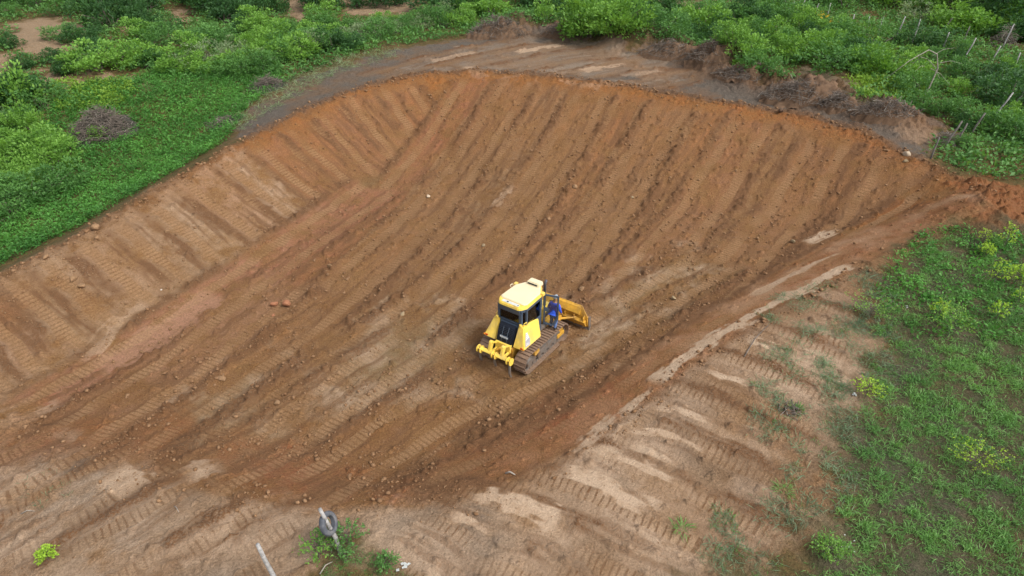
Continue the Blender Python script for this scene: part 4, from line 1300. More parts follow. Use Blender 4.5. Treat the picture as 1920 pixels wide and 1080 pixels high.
zone('at the top behind the brush pile', [(800, -30), (1100, -30), (1060, 28), (960, 34), (830, 20)], 17, {'dark': 3, 'mid': 3, 'bright': 1.5}, (1.8, 3.0), .6)
zone('behind the far earth mound', [(1060, 28), (1240, 22), (1330, 58), (1400, 106), (1330, 80), (1200, 62), (1110, 52)], 28, {'bright': 5, 'mid': 3, 'dark': 1}, (1.5, 2.8), .5)
zone('between earth mound and fence', [(1320, 20), (1480, 30), (1590, 60), (1680, 100), (1640, 140), (1560, 126), (1440, 110), (1400, 120)], 34, {'mid': 5, 'bright': 3, 'dark': 1.2}, (1.3, 2.3), .5)
zone('beyond the fence', [(1440, -40), (1960, -40), (1960, 90), (1840, 70), (1700, 44), (1560, 20)], 32, {'mid': 4, 'dark': 3, 'bright': 2, 'tree': .7}, (2.0, 3.8), .55)
zone('on the overgrown right side', [(1660, 120), (1800, 100), (1960, 150), (1960, 330), (1860, 320), (1780, 240), (1720, 190)], 28, {'mid': 5, 'dark': 2, 'bright': 1.5, 'grey': .8}, (.9, 1.8), .6)

# labels that tell the shrubs apart
def ordinal_words(n):
    base = ['leftmost', 'second from the left', 'third from the left', 'fourth from the left', 'fifth from the left']
    if n == 1: return ['only']
    if n == 2: return ['left one of two', 'right one of two']
    if n == 3: return ['leftmost of three', 'middle of three', 'rightmost of three']
    r = base[:min(5, n - 1)] + ['rightmost']
    return r
def project(x, y, z):
    d = y * CP + (CAM_H - z) * SP
    return 960 + FPX * x / d, 540 - FPX * (y * SP - (CAM_H - z) * CP) / d
ZN = {}
for rec in PLACED:
    e, kind, zn, x, y, h = rec
    u, v = project(x, y, e.location.z + h * .5)
    if zn == 'x':
        zn = ('by the upper left sandy clearing' if u < 300 and v < 140 else 'at the left edge' if u < 220 else 'in the thicket above the meadow' if u < 560 else
              'along the top above the meadow' if u < 700 else 'at the top behind the brush pile' if u < 1040 else 'behind the far earth mound' if u < 1370 else
              'between earth mound and fence' if u < 1660 else 'beyond the fence' if v < 70 else 'on the overgrown right side')
    ZN.setdefault((kind, zn), []).append((u, v, h, e))
for (kind, zn), L in ZN.items():
    wd, cat = WORDS[kind]
    L.sort(key=lambda q: q[0])
    grp = 'shrubs ' + zn
    if len(L) <= 3:
        sets = [('', L)]
    else:
        hs = sorted(q[2] for q in L)
        med = hs[len(hs) // 2]
        sets = [('larger ', [q for q in L if q[2] >= med]), ('smaller ', [q for q in L if q[2] < med])]
    for pre, S in sets:
        ow = ordinal_words(len(S))
        for k, q in enumerate(S):
            q[3]['category'] = cat
            q[3]['group'] = grp
            if len(S) <= 6:
                w_ = ow[k]
                q[3]['label'] = f'{w_} {pre}{wd} {zn}' if w_ == 'only' else f'{pre}{wd} {zn}, {w_}'
            else:
                w_ = ow[k] if k < 2 else (ow[-1] if k == len(S) - 1 else None)
                q[3]['label'] = f'{pre}{wd} {zn}, {w_}' if w_ else f'{pre}{wd} {zn}, among several'

# ------------------------------------------------------------------ uncountable green: meadow herbs, undergrowth, grass
def sample(poly, per_m2, extra=None):
    P = np.array([at(u, v)[:2] for u, v in poly])
    x0, y0 = P.min(0); x1, y1 = P.max(0)
    n = int((x1 - x0) * (y1 - y0) * per_m2)
    X, Y = rng.uniform(x0, x1, n), rng.uniform(y0, y1, n)
    ins = np.zeros(n, bool)
    for i in range(len(P)):
        (ax, ay), (bx, by) = P[i], P[(i + 1) % len(P)]
        if abs(by - ay) > 1e-9:
            ins ^= ((ay > Y) != (by > Y)) & (X < (bx - ax) * (Y - ay) / (by - ay) + ax)
    X, Y = X[ins], Y[ins]
    return X, Y

def cover(name, mat, X, Y, per, L, Wf, spread, hgt, up, label, cat, tintseed=0, droop=.2, group=None):
    n = len(X)
    Z = ground(X, Y)
    k = np.repeat(np.arange(n), per)
    m = len(k)
    sc = rng.uniform(.6, 1.3, n)[k]
    P = np.stack([X[k] + rng.normal(size=m) * spread * sc, Y[k] + rng.normal(size=m) * spread * sc, Z[k] + rng.uniform(-.02, 1, m) * hgt * sc], -1)
    D_ = unit(rng.normal(size=(m, 3)) * np.array([1, 1, .5]) + np.array([0, 0, up]))
    Ls = L * rng.uniform(.6, 1.3, m) * sc
    V, F = leaves(P, D_, Ls, Ls * Wf, droop)
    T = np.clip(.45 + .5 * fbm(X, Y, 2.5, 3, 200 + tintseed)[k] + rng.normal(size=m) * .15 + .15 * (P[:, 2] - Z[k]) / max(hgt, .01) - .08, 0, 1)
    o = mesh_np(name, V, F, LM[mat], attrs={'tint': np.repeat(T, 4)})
    return tag(o, label, cat, group, 'stuff')

MEAD = [(-320, 700), (-60, 540), (0, 500), (150, 425), (300, 338), (420, 268), (470, 200), (545, 150), (470, 130), (300, 132), (240, 150), (160, 160), (100, 200), (60, 260), (-60, 330), (-320, 420)]
X, Y = sample(MEAD, 46)
k_ = (bil(pit_sd, X, Y) < -.55 - .4 * rng.random(len(X))) & (bil(poly_field(px_poly(APRON)), X, Y) < -.15)
cover('meadow_herbs', 'lush', X[k_], Y[k_], 10, .145, .36, .10, .32, .8, 'lush low green herbs covering the meadow left of the pit', 'ground cover', 1)
X, Y = sample([(100, 160), (230, 152), (260, 165), (230, 205), (110, 215), (95, 190)], 24)
cover('yellowish_herbs', 'olive', X, Y, 9, .17, .5, .11, .4, .7, 'yellow-green leafy ground cover patch above the brush mound', 'ground cover', 2)
X, Y = sample([(1640, 124), (1730, 118), (1760, 160), (1710, 190), (1620, 188), (1580, 150)], 16)
cover('yellowish_grass', 'olive', X, Y, 9, .26, .3, .14, .3, .9, 'yellow-green grass clearing behind the far earth mound', 'ground cover', 3)
FAR_ = [(-320, 440), (-60, 330), (60, 260), (100, 200), (160, 160), (240, 150), (470, 150), (545, 150), (640, 112), (760, 86), (890, 62), (985, 42), (1060, 40), (1110, 70), (1200, 82), (1290, 90), (1400, 134),
        (1480, 152), (1560, 172), (1640, 196), (1765, 212), (1775, 245), (1745, 292), (1800, 325), (1990, 350), (2300, 380), (2350, 150), (2200, -25), (-260, -25)]
X, Y = sample(FAR_, 9)
d_ = np.hypot(X, Y)
bz = np.zeros(len(X))
for q in BARE + GREYB:
    bz = np.maximum(bz, sstep(-1.6, .2, bil(poly_field(px_poly(q)), X, Y) + 1.3 * fbm(X, Y, 1.6, 3, 11)))
k_ = (bil(pit_sd, X, Y) < -.8) & (rng.random(len(X)) > bz * 1.05) & (bil(poly_field(px_poly(APRON)), X, Y) < -.2) & (fbm(X, Y, 6, 3, 222) > -.42) & (rng.random(len(X)) < np.clip(1.4 - d_ / 110, .35, 1))
cover('undergrowth', 'mid', X[k_], Y[k_], 9, .26, .42, .24, .42, .7, 'mixed green undergrowth between the shrubs beyond the pit', 'undergrowth', 4)
# right field: tufts of grass with grey soil between
X, Y = sample(GRASSR, 22)
f_ = fbm(X, Y, 1.1, 3, 231) + .35 * fbm(X, Y, 5, 2, 235) + np.clip(bil(poly_field(px_poly(GRASSR)), X, Y) - 1.2, -1.2, 4) * .13
k_ = f_ > .02 + .25 * rng.random(len(X))
cover('grass_tufts', 'grass', X[k_], Y[k_], 34, .22, .075, .10, .03, 1.2, 'bright green grass tufts on grey soil right of the pit', 'grass', 5, .3)
k2 = (~k_) & (f_ > -.45)
cover('short_grass', 'mid', X[k2], Y[k2], 10, .13, .13, .12, .03, .9, 'short thin grass between the tufts right of the pit', 'grass', 6, .25)
X, Y = sample([(1740, 430), (1890, 440), (2000, 450), (2000, 640), (1720, 640), (1640, 560), (1660, 500)], 13)
k_ = fbm(X, Y, 1.4, 3, 251) > -.3
cover('creeping_herbs', 'lush', X[k_], Y[k_], 12, .13, .5, .12, .2, .7, 'low creeping herbs at the top of the right grass field', 'ground cover', 7)
FLATP = [(1440, 560), (1560, 530), (1660, 500), (1680, 640), (1660, 760), (1620, 900), (1560, 1000), (1400, 1090), (1300, 1090), (1330, 960), (1440, 900), (1400, 800), (1420, 680)]
X, Y = sample(FLATP, 26)
k_ = fbm(X, Y, 1.0, 3, 261) > -.12 + .35 * rng.random(len(X))
cover('flattened_grass', 'flat', X[k_], Y[k_], 18, .24, .06, .12, .02, .45, 'flattened grey-green grass among the track marks at right', 'grass', 8, .1)
X, Y = sample(FLATP, 5)
k_ = fbm(X, Y, 1.0, 3, 261) > .12
cover('sparse_tufts', 'mid', X[k_], Y[k_], 16, .16, .09, .09, .03, 1.0, 'sparse dark green tufts among the track marks at right', 'grass', 12, .25)
X, Y = sample(GRASSL, 60)
cover('verge_grass', 'mid', X, Y, 14, .09, .12, .05, .02, 1.0, 'short green grass triangle at the bottom edge below the tyre', 'grass', 9, .3)
X, Y = sample([(20, 900), (110, 880), (150, 940), (60, 960)], 10)
cover('sparse_grass', 'flat', X, Y, 12, .15, .07, .1, .02, .5, 'sparse grey-green grass on the track marks at lower left', 'grass', 10, .1)
# dead grass and weeds lying at the edge of the grey strip
X, Y = sample([(440, 190), (560, 132), (700, 96), (760, 90), (740, 110), (640, 138), (540, 190), (450, 250)], 7)
cover('dead_weeds', 'grey', X, Y, 14, .40, .05, .15, .06, .45, 'pale uprooted weeds along the grey strip behind the pit', 'weeds', 11, .1)
# ------------------------------------------------------------------ loose clods and stones
def ico(sub=1):
    bm = bmesh.new()
    bmesh.ops.create_icosphere(bm, subdivisions=sub, radius=1)
    V = np.array([v.co[:] for v in bm.verts]); F = np.array([[v.index for v in f.verts] for f in bm.faces])
    bm.free()
    return V, F
IV, IF = ico(1)
IV2, IF2 = ico(3)
def lump(seed, V, rough=.28):
    g = np.random.default_rng(seed)
    n = V.copy()
    for _ in range(11):                               # planed-off sides make it angular
        d = unit(g.normal(size=3)); c = g.uniform(.4, .85)
        s = n @ d
        n = n - np.clip(s - c, 0, 9)[:, None] * d * .9
    n = n * (1 + rough * .35 * g.normal(size=(len(V), 1)) * (1 if len(V) < 60 else .25))
    return n * np.array([g.uniform(.8, 1.25), g.uniform(.75, 1.1), g.uniform(.6, .9)])
def soil_mat(name, a, b_, sc=3.0):
    m, t, b = new_mat(name)
    geo = nd(t, 'ShaderNodeNewGeometry').outputs['Position']
    n = noise_node(t, sc, 4, .6, geo)
    n2 = noise_node(t, 30, 3, .6, geo)
    at_ = nd(t, 'ShaderNodeAttribute', attribute_name='tint')
    f = mth(t, 'ADD', mth(t, 'MULTIPLY', rng_map(t, n, .3, .7), .5), mth(t, 'MULTIPLY', at_.outputs['Fac'], .5), True)
    c = mixc(t, f, a, b_)
    c = mixc(t, 1.0, c, mixc(t, rng_map(t, n2, .3, .7), (.75, .75, .75), (1.15, 1.15, 1.15)), 'MULTIPLY')
    t.links.new(c, b.inputs['Base Color'])
    b.inputs['Roughness'].default_value = .95
    b.inputs['Specular IOR Level'].default_value = .15
    return m
CLODM = soil_mat('clod_earth', (.150, .076, .036), (.310, .190, .105))
POSs = []
for P, off, amp in BERMS:
    seg = np.diff(P, axis=0)
    L = np.linalg.norm(seg, axis=1)
    n = int(L.sum() * 30 * (amp / .16))
    k = rng.choice(len(seg), n, p=L / L.sum())
    t = rng.random(n)
    q = P[k] + seg[k] * t[:, None]
    nr = np.stack([-seg[k, 1], seg[k, 0]], -1) / L[k][:, None]
    q = q + nr * (rng.choice([-1, 1], n) * (off + rng.normal(size=n) * .26))[:, None]
    keep = (fbm(q[:, 0], q[:, 1], 2.2, 2, 301) > -.25)
    POSs.append(np.column_stack([q[keep], np.full(keep.sum(), .026) * np.minimum(rng.pareto(2.6, keep.sum()) + .7, 3.6)]))
n = 34000
X, Y = rng.uniform(-30, 26, n), rng.uniform(9, 56, n)
k_ = (bil(pit_sd, X, Y) > -.3) & (fbm(X, Y, 1.8, 3, 305) > -.05)
POSs.append(np.column_stack([X[k_], Y[k_], .021 * np.minimum(rng.pareto(2.6, k_.sum()) + .7, 4.0)]))
rp_ = np.array([p[:2] for p in RIMP])
for a, b in zip(rp_[:-8], rp_[1:-7]):                # crumbs on the crest
    L = np.linalg.norm(b - a)
    m = int(L * 30)
    q = a + (b - a) * rng.random((m, 1)) + rng.normal(size=(m, 2)) * .35
    POSs.append(np.column_stack([q, .032 * np.minimum(rng.pareto(2.4, m) + .7, 4)]))
PP = np.concatenate(POSs)
c_, s_ = math.cos(DTH), math.sin(DTH)
lx, ly = (PP[:, 0] - DZ[0]) * c_ + (PP[:, 1] - DZ[1]) * s_, -(PP[:, 0] - DZ[0]) * s_ + (PP[:, 1] - DZ[1]) * c_
zp_ = bil(poly_field(px_poly([(1060, 790), (1120, 735), (1200, 670), (1300, 600), (1460, 510), (1610, 428), (1780, 368), (1850, 365), (1700, 445), (1560, 520), (1380, 615), (1240, 705), (1120, 800), (960, 895), (930, 870)])), PP[:, 0], PP[:, 1])
PP = PP[(zp_ < -.3) | (rng.random(len(PP)) < .18)]
lx, ly = (PP[:, 0] - DZ[0]) * c_ + (PP[:, 1] - DZ[1]) * s_, -(PP[:, 0] - DZ[0]) * s_ + (PP[:, 1] - DZ[1]) * c_
kp = (bil(pit_sd, PP[:, 0], PP[:, 1]) > -.9) | ((PP[:, 2] < .03) & (rng.random(len(PP)) < .5))
PP = PP[kp]
lx, ly = lx[kp], ly[kp]
PP = PP[~((np.abs(lx) < 1.9) & (np.abs(ly) < 1.2))]
base = np.stack([lump(400 + k, IV) for k in range(24)])
m = len(PP)
which = rng.integers(0, 24, m)
an = rng.uniform(0, 6.28, m)
B = base[which] * PP[:, 2][:, None, None]
ca, sa_ = np.cos(an)[:, None], np.sin(an)[:, None]
Vx = B[:, :, 0] * ca - B[:, :, 1] * sa_ + PP[:, 0][:, None]
Vy = B[:, :, 0] * sa_ + B[:, :, 1] * ca + PP[:, 1][:, None]
Vz = B[:, :, 2] + (ground(PP[:, 0], PP[:, 1]) + PP[:, 2] * .35)[:, None]
V = np.stack([Vx, Vy, Vz], -1).reshape(-1, 3)
F = (IF[None] + (np.arange(m) * len(IV))[:, None, None]).reshape(-1, 3)
o = mesh_np('soil_clods', V, F, CLODM, attrs={'tint': np.repeat(rng.random(m), len(IV))})
tag(o, 'crumbled brown clods of earth scattered over the pit', 'clods', kind='stuff')

ROCKM = {'pale': soil_mat('pale_stone', (.38, .30, .21), (.56, .46, .34)), 'olive': soil_mat('olive_stone', (.22, .165, .095), (.34, .26, .16)), 'red': soil_mat('red_clod', (.24, .105, .055), (.36, .17, .095)),
         'brown': soil_mat('brown_clod', (.20, .12, .062), (.33, .205, .115)), 'dark': soil_mat('dark_stone', (.075, .05, .035), (.15, .10, .07)), 'white': soil_mat('white_stone', (.6, .55, .48), (.75, .7, .62))}
ROCKS = [(1700, 292, .27, 'pale', 'pale rounded stone on the crest at the right end of the rim'), (1697, 304, .20, 'olive', 'olive stone leaning below the pale stone on the right rim'),
         (1486, 457, .17, 'olive', 'olive boulder beside the pale scraped patch on the right slope'), (513, 573, .24, 'red', 'left one of two big reddish clods on the left pit floor'),
         (540, 574, .28, 'red', 'right one of two big reddish clods on the left pit floor'), (513, 592, .10, 'red', 'small reddish clod just below the two big reddish clods'),
         (803, 371, .20, 'pale', 'small pale stone in the middle of the upper pit floor'), (755, 590, .16, 'olive', 'small pale brown stone left of the bulldozer'),
         (1091, 546, .20, 'brown', 'round brown clod above the bulldozer blade'), (1262, 562, .17, 'olive', 'small olive clod right of the bulldozer blade'),
         (417, 712, .22, 'brown', 'brown clod on the windrow at the lower left pit floor'), (180, 432, .24, 'brown', 'large flat clod on the left rim crest'), (184, 450, .24, 'brown', 'smaller flat clod just below the large one on the left crest'),
         (138, 525, .24, 'brown', 'rounded clod on the left bank slope'), (155, 540, .22, 'brown', 'second clod on the left bank, just right of a rounded clod'), (303, 545, .06, 'white', 'tiny white stone on the left bank'),
         (1462, 214, .30, 'dark', 'dark boulder on the far right rim crest'), (88, 487, .2, 'brown', 'brown clod near the left end of the left crest'), (313, 437, .16, 'brown', 'small clod in the middle of the left bank'),
         (1028, 415, .17, 'brown', 'brown clod on the upper floor above the bulldozer cab'), (1078, 352, .2, 'brown', 'brown clod at the foot of the back slope'), (906, 462, .14, 'olive', 'small olive clod left above the bulldozer roof'),
         (1185, 372, .15, 'olive', 'olive clod in the middle of the back slope'), (520, 760, .16, 'brown', 'brown clod on the floor at lower left'), (620, 505, .18, 'brown', 'brown clod on the windrow left of centre'),
         (1563, 152, .22, 'dark', 'small dark lump on the grey clearing beyond the earth mound'), (720, 900, .1, 'brown', 'small brown clod at the near edge of the pit')]
PEB = []
for u, v, r_, k, lab in ROCKS:
    p = at(u, v)
    r_ = r_ * .8
    V = lump(int(u * 7 + v), IV2, .3) * r_
    V = V * (1 + .06 * fbm(V[:, 0] / r_ * 2 + u, V[:, 1] / r_ * 2 + V[:, 2] / r_, .6, 2, 9))[:, None]
    nm = 'stone' if k in ('pale', 'olive', 'dark', 'white') else 'earth_clod'
    o = mesh_np(nm, V, IF2, ROCKM[k], smooth=True, attrs={'tint': np.full(len(V), .5)})
    o.location = (p[0], p[1], float(ground(p[0], p[1])) + r_ * .38)
    o.rotation_euler = (0, 0, u)
    tag(o, lab, 'stone' if nm == 'stone' else 'clod', 'stones and big clods about the pit')

# ------------------------------------------------------------------ fence posts
def post(u0, v0, u1, v1, hgt, mat, r_, label, group, base=None):
    """u0,v0 top and u1,v1 foot in the photograph; the lean is taken from them"""
    p = at(u1, v1)
    z = float(ground(p[0], p[1]))
    dist = math.hypot(p[0], p[1], )
    lean = (u0 - u1) / FPX * math.sqrt(p[0] ** 2 + p[1] ** 2 + (CAM_H - z) ** 2)
    g = random.Random(int(u0 * 3 + v0))
    lean += 0.0
    fw = g.uniform(-.1, .1)
    e = MB()
    pts = [(0, 0, -.35), (lean * .3 + g.uniform(-.03, .03), fw * .3, hgt * .35), (lean * .72 + g.uniform(-.03, .03), fw * .7, hgt * .7), (lean, fw, hgt)]
    e.tube(pts, [r_ * 1.1, r_, r_ * .92, r_ * .8], 9)
    o = e.build('fence_post', mat, None, 0, True)
    o.location = (p[0], p[1], z)
    return tag(o, label, 'fence post', group)
FP = [(1448, 5, 1446, 17, 1), (1470, 3, 1467, 17, 1), (1486, 7, 1483, 22, 1), (1505, 12, 1503, 24, 1), (1528, 20, 1526, 33, 1), (1552, 20, 1551, 32, 1), (1595, 38, 1594, 56, 1), (1624, 43, 1624, 60, 1), (1649, 43, 1646, 60, 1),
      (1681, 48, 1675, 82, 1), (1710, 55, 1707, 90, 1), (1766, 75, 1765, 98, 1), (1776, 43, 1768, 60, 0), (1806, 62, 1805, 82, 0), (1812, 87, 1805, 116, 1), (1881, 64, 1876, 96, 1), (1864, 100, 1858, 118, 1), (1901, 113, 1899, 132, 1),
      (1873, 193, 1856, 232, 1), (1909, 177, 1896, 206, 1), (1828, 227, 1818, 254, 0), (1785, 243, 1770, 275, 0), (1799, 247, 1792, 270, 0), (1746, 272, 1744, 298, 0)]
far_names = []
for i, (a, b, c, d, pale) in enumerate(FP):
    p = at(c, d)
    Rr = math.sqrt(p[0] ** 2 + p[1] ** 2 + (CAM_H - p[2]) ** 2)
    hgt = float(np.clip((d - b) / FPX * Rr * 1.05 + .25, 1.2, 2.3))
    ords = ['leftmost', 'second', 'third', 'fourth', 'fifth', 'sixth', 'seventh', 'eighth', 'ninth', 'tenth', 'eleventh', 'twelfth']
    if pale:
        k = sum(q[4] for q in FP[:i])
        lab = (f'pale crooked fence post, {ords[k]} from the left in the far fence' if k and k < 12 else 'pale fence post, leftmost in the far fence' if k == 0 else
               {12: 'pale bent fence post at the right where the fence turns down', 13: 'pale fence post beside grey dead brush at far right', 14: 'short pale post just right of the grey dead brush',
                15: 'pale short post at the right edge beyond the bent post', 16: 'pale leaning fence post beside the arched dead tree', 17: 'pale leaning fence post at the right edge by the dead tree'}[k])
    else:
        k = i
        lab = {12: 'dark leaning stick post behind the far fence', 13: 'dark upright post behind the far fence', 20: 'dark leaning post on the overgrown slope at right', 21: 'dark leaning post, left one of two by the bare corner',
               22: 'dark post, right one of two by the bare corner', 23: 'short dark post at the corner of the bare soil'}[k]
    post(a, b, c, d, hgt, WOODP if pale else WOODD, .05, lab, 'old wooden fence posts')
post(622, 971, 641, 1040, 1.75, WOODP, .055, 'weathered grey fence post carrying an old tyre', 'old wooden fence posts')
post(510, 1037, 527, 1108, 1.7, WOODP, .058, 'weathered pale fence post at the bottom edge, left of the tyre post', 'old wooden fence posts')
# the tyre hung over its post
TB_ = MB()
ringV, nseg, ms = [], 40, 14
prof_t = []
for k in range(ms):
    a = 2 * math.pi * k / ms
    prof_t.append((math.copysign(abs(math.cos(a)) ** .7, math.cos(a)) * .085, math.copysign(abs(math.sin(a)) ** .8, math.sin(a)) * .085))
V, F = [], []
for i in range(nseg):
    a = 2 * math.pi * i / nseg
    for k, (pr_, pz) in enumerate(prof_t):
        if pr_ < -.05:
            pr_, = (-.05 - (pr_ + .05) * .2,)
        r_ = .245 + pr_ + (.006 if (i % 2 and pr_ > .06) else 0)
        V.append((r_ * math.cos(a), r_ * math.sin(a), pz))
        F.append((i * ms + k, ((i + 1) % nseg) * ms + k, ((i + 1) % nseg) * ms + (k + 1) % ms, i * ms + (k + 1) % ms))
ty = TB_.add(V, F).build('tyre', simple('old_grey_tyre_rubber', (.075, .082, .098), .75, var=.25, dirt=(.24, .22, .20), dirt_amt=.35), None, 0, True)
p = at(641, 1040)
gz = float(ground(p[0], p[1]))
ty.location = (p[0] - .17, p[1] + .0, gz + 1.16)
ty.rotation_euler = (0, R(66), R(-10))
ty.scale = (.92, .92, .92)
tag(ty, 'old grey tyre hung over a weathered fence post', 'tyre')

# ------------------------------------------------------------------ brush piles of pushed-up roots and branches
def brush_pile(u, v, L, Wd, h, n, label, soil=True, ang=0.0, pale=.25, heap_mat=None):
    p = at(u, v)
    z = float(ground(p[0], p[1]))
    e = empty('brush_pile', (p[0], p[1], z - .05), ang, label, 'brush pile', 'heaps of uprooted brush')
    g = random.Random(int(u * 31 + v))
    for nm, mat, q, rr in (('branches', TWIG, int(n * 1.8), (.006, .02)), ('bleached_branches', TWIGP, max(4, int(n * pale * .5)), (.005, .014))):
        mb = MB()
        for _ in range(q):
            a, rad = g.uniform(0, 6.28), g.random() ** .6
            x, y = math.cos(a) * rad * L / 2, math.sin(a) * rad * Wd / 2
            top = h * max(.12, 1 - rad ** 1.6) * g.uniform(.55, 1.1)
            d = Vector((g.gauss(0, 1), g.gauss(0, 1), g.gauss(0, .45))).normalized()
            ln = g.uniform(.35, 1.25) * min(1, .6 + h * .4)
            c = Vector((x, y, top))
            m = c + Vector((g.uniform(-.12, .12), g.uniform(-.12, .12), g.uniform(-.06, .10)))
            a_, b_ = c - d * ln / 2, c + d * ln / 2
            a_.z, b_.z = max(a_.z, -.02), max(b_.z, -.02)
            r_ = g.uniform(*rr)
            mb.tube([a_, m, b_], [r_, r_ * .85, r_ * .4], 5)
        mb.build(nm, mat, e)
    if soil:                                       # a low cone of crumbly soil with the roots sticking out of it
        m_ = 34
        gx_, gy_ = np.meshgrid(np.linspace(-1, 1, m_), np.linspace(-1, 1, m_))
        rr = np.hypot(gx_, gy_) + .28 * fbm(gx_ * 1.5 + u, gy_ * 1.5 + v, .8, 3, 12)
        X_, Y_ = gx_ * L * .52, gy_ * Wd * .56
        c_, s_ = math.cos(ang), math.sin(ang)
        zz = h * .66 * np.clip(1 - rr, 0, 1) ** .85 * (1 + .5 * fbm(X_ + u, Y_ + v, .5, 3, 15)) + .10 * fbm(X_ + v, Y_, .22, 2, 16) * (rr < .95)
        gz_ = ground(p[0] + X_ * c_ - Y_ * s_, p[1] + X_ * s_ + Y_ * c_) - (z - .05)
        Z_ = gz_ + zz - .12 * sstep(.8, 1.0, rr)
        I_ = np.arange(m_ * m_).reshape(m_, m_)
        F_ = np.stack([I_[:-1, :-1], I_[:-1, 1:], I_[1:, 1:], I_[1:, :-1]], -1).reshape(-1, 4)
        F_ = F_[(rr.ravel()[F_] < 1.03).any(1)]
        V_ = np.stack([X_, Y_, Z_], -1).reshape(-1, 3)
        us_, F_ = np.unique(F_, return_inverse=True)
        mesh_np('soil_heap', V_[us_], F_.reshape(-1, 4), heap_mat or HEAPM, e, smooth=True, attrs={'tint': rng.random(len(us_))})
    return e
HEAPM = soil_mat('dark_root_soil', (.095, .060, .038), (.20, .125, .078), 4)
HEAPG = soil_mat('grey_heap_soil', (.030, .032, .026), (.075, .072, .058), 4)
brush_pile(198, 252, 3.8, 2.8, 1.6, 520, 'dark grey twiggy brush mound in the meadow left of the pit', True, .2, .3, HEAPG)
brush_pile(75, 300, 1.6, 1.0, .35, 60, 'small grey brush heap among the bushes at the left edge', True, .5, .3, HEAPG)
brush_pile(150, 272, 2.4, 1.0, .3, 80, 'flat scatter of dead twigs below the brush mound', False, .3, .4)
brush_pile(12, 378, 1.4, .9, .5, 60, 'pale dead brush at the left edge among the bushes', False, .2, 1.0)
brush_pile(935, 66, 5.2, 2.4, 1.6, 330, 'tangled pile of uprooted branches at the top of the grey strip', True, -.1, .4)
brush_pile(505, 165, 2.6, 1.5, .8, 150, 'dark brush heap where the meadow meets the grey strip', True, .7, .2, HEAPG)
brush_pile(425, 232, 2.4, 1.2, .4, 90, 'low dark brush beside the grey strip at the meadow corner', True, .8, .2, HEAPG)
brush_pile(1055, 64, 3.6, 2.2, .8, 120, 'brown earth heap with roots right of the tangled branch pile', True, -.2, .2)
brush_pile(1255, 104, 4.6, 2.0, 1.0, 190, 'brown root heap at the left end of the far earth mound', True, -.25, .2)
brush_pile(1330, 108, 3.2, 2.2, 1.3, 150, 'highest brown root heap of the far earth mound', True, -.4, .15)
brush_pile(1382, 142, 3.2, 1.6, .7, 130, 'root heap between the highest heap and the big tangle', True, -.6, .2)
brush_pile(1500, 182, 4.6, 2.4, 1.1, 300, 'big tangle of roots with bleached sticks on the far mound', True, -.3, .45)
brush_pile(1568, 202, 2.2, 1.5, .8, 120, 'dark tangle of roots just right of the big tangle', True, -.3, .4)
brush_pile(1660, 214, 3.6, 1.6, .8, 170, 'root heap with bleached sticks at the right end of the mound', True, -.2, .5)
brush_pile(1878, 88, 2.2, 1.6, 1.6, 90, 'grey dead brush standing by the fence at upper right', False, 0, 1.0)
brush_pile(1776, 268, 1.8, 1.0, .8, 50, 'grey dead twigs by the dark posts at the bare corner', False, .2, 1.0)
brush_pile(1483, 772, .8, .35, .16, 22, 'uprooted brown grass clump on the track marks at right', True, .1, .4)
brush_pile(1400, 150, 1.4, .8, .2, 26, 'small scatter of sticks on the grey apron below the mound', False, .2, .6)

# dead tree bent over at right
def twig_tree(u, v, label):
    p = at(u, v)
    o_ = empty('dead_tree', (p[0], p[1], float(ground(p[0], p[1])) - .1), 0, label, 'dead tree')
    MB().tube([(0, 0, 0), (.3, .1, 1.2), (.5, .2, 2.3), (.1, .1, 3.2), (-.6, -.1, 3.5), (-1.7, -.3, 2.9), (-2.9, -.5, 1.9)], [.05, .045, .04, .035, .03, .024, .012], 7).build('trunk', BARK, o_, 0, True)
    g = random.Random(5)
    for _ in range(9):
        s0 = Vector((g.uniform(-1.2, .5), g.uniform(-.2, .2), g.uniform(2.4, 3.3)))
        d = Vector((g.uniform(-.6, 1.2), g.uniform(-.6, .6), g.uniform(-1.0, .4)))
        MB().tube([s0, s0 + d * .6 + Vector((0, 0, .15)), s0 + d * 1.3], [.016, .012, .005], 5).build('branch', BARK, o_)
twig_tree(1725, 196, 'bare bleached tree bent into an arch on the overgrown right side')

# ------------------------------------------------------------------ young plants standing alone
def sapling_mesh(seed, h, r, n_br, leaf, mat, leaves_per=12):
    g = np.random.default_rng(seed)
    P, D_, T, st = [], [], [], MB()
    st.tube([(0, 0, -.04), (.01, 0, h * .5), (0, .01, h * .95)], [.014, .011, .005], 6)
    for k in range(n_br):
        t = .22 + .78 * k / max(n_br - 1, 1)
        a = 2.4 * k + g.uniform(-.3, .3)
        ln = r * (1.15 - .75 * t)
        b = np.array([0, 0, h * t * .93])
        e = b + np.array([math.cos(a) * ln, math.sin(a) * ln, ln * .55])
        st.tube([tuple(b), tuple((b + e) / 2 + np.array([0, 0, .02])), tuple(e)], [.006, .005, .003], 4)
        m = leaves_per
        q = b + (e - b) * g.uniform(.35, 1.1, (m, 1)) + g.normal(size=(m, 3)) * leaf * .35
        P.append(q); D_.append(unit(g.normal(size=(m, 3)) * .6 + (e - b) / (ln + .01) + np.array([0, 0, .3]))); T.append(np.clip(g.normal(.6, .2, m), 0, 1))
    P, D_, T = np.concatenate(P), np.concatenate(D_), np.concatenate(T)
    V, F = leaves(P, D_, leaf * g.uniform(.7, 1.25, len(P)), leaf * .62, .3)
    return V, F, np.repeat(T, 4), st
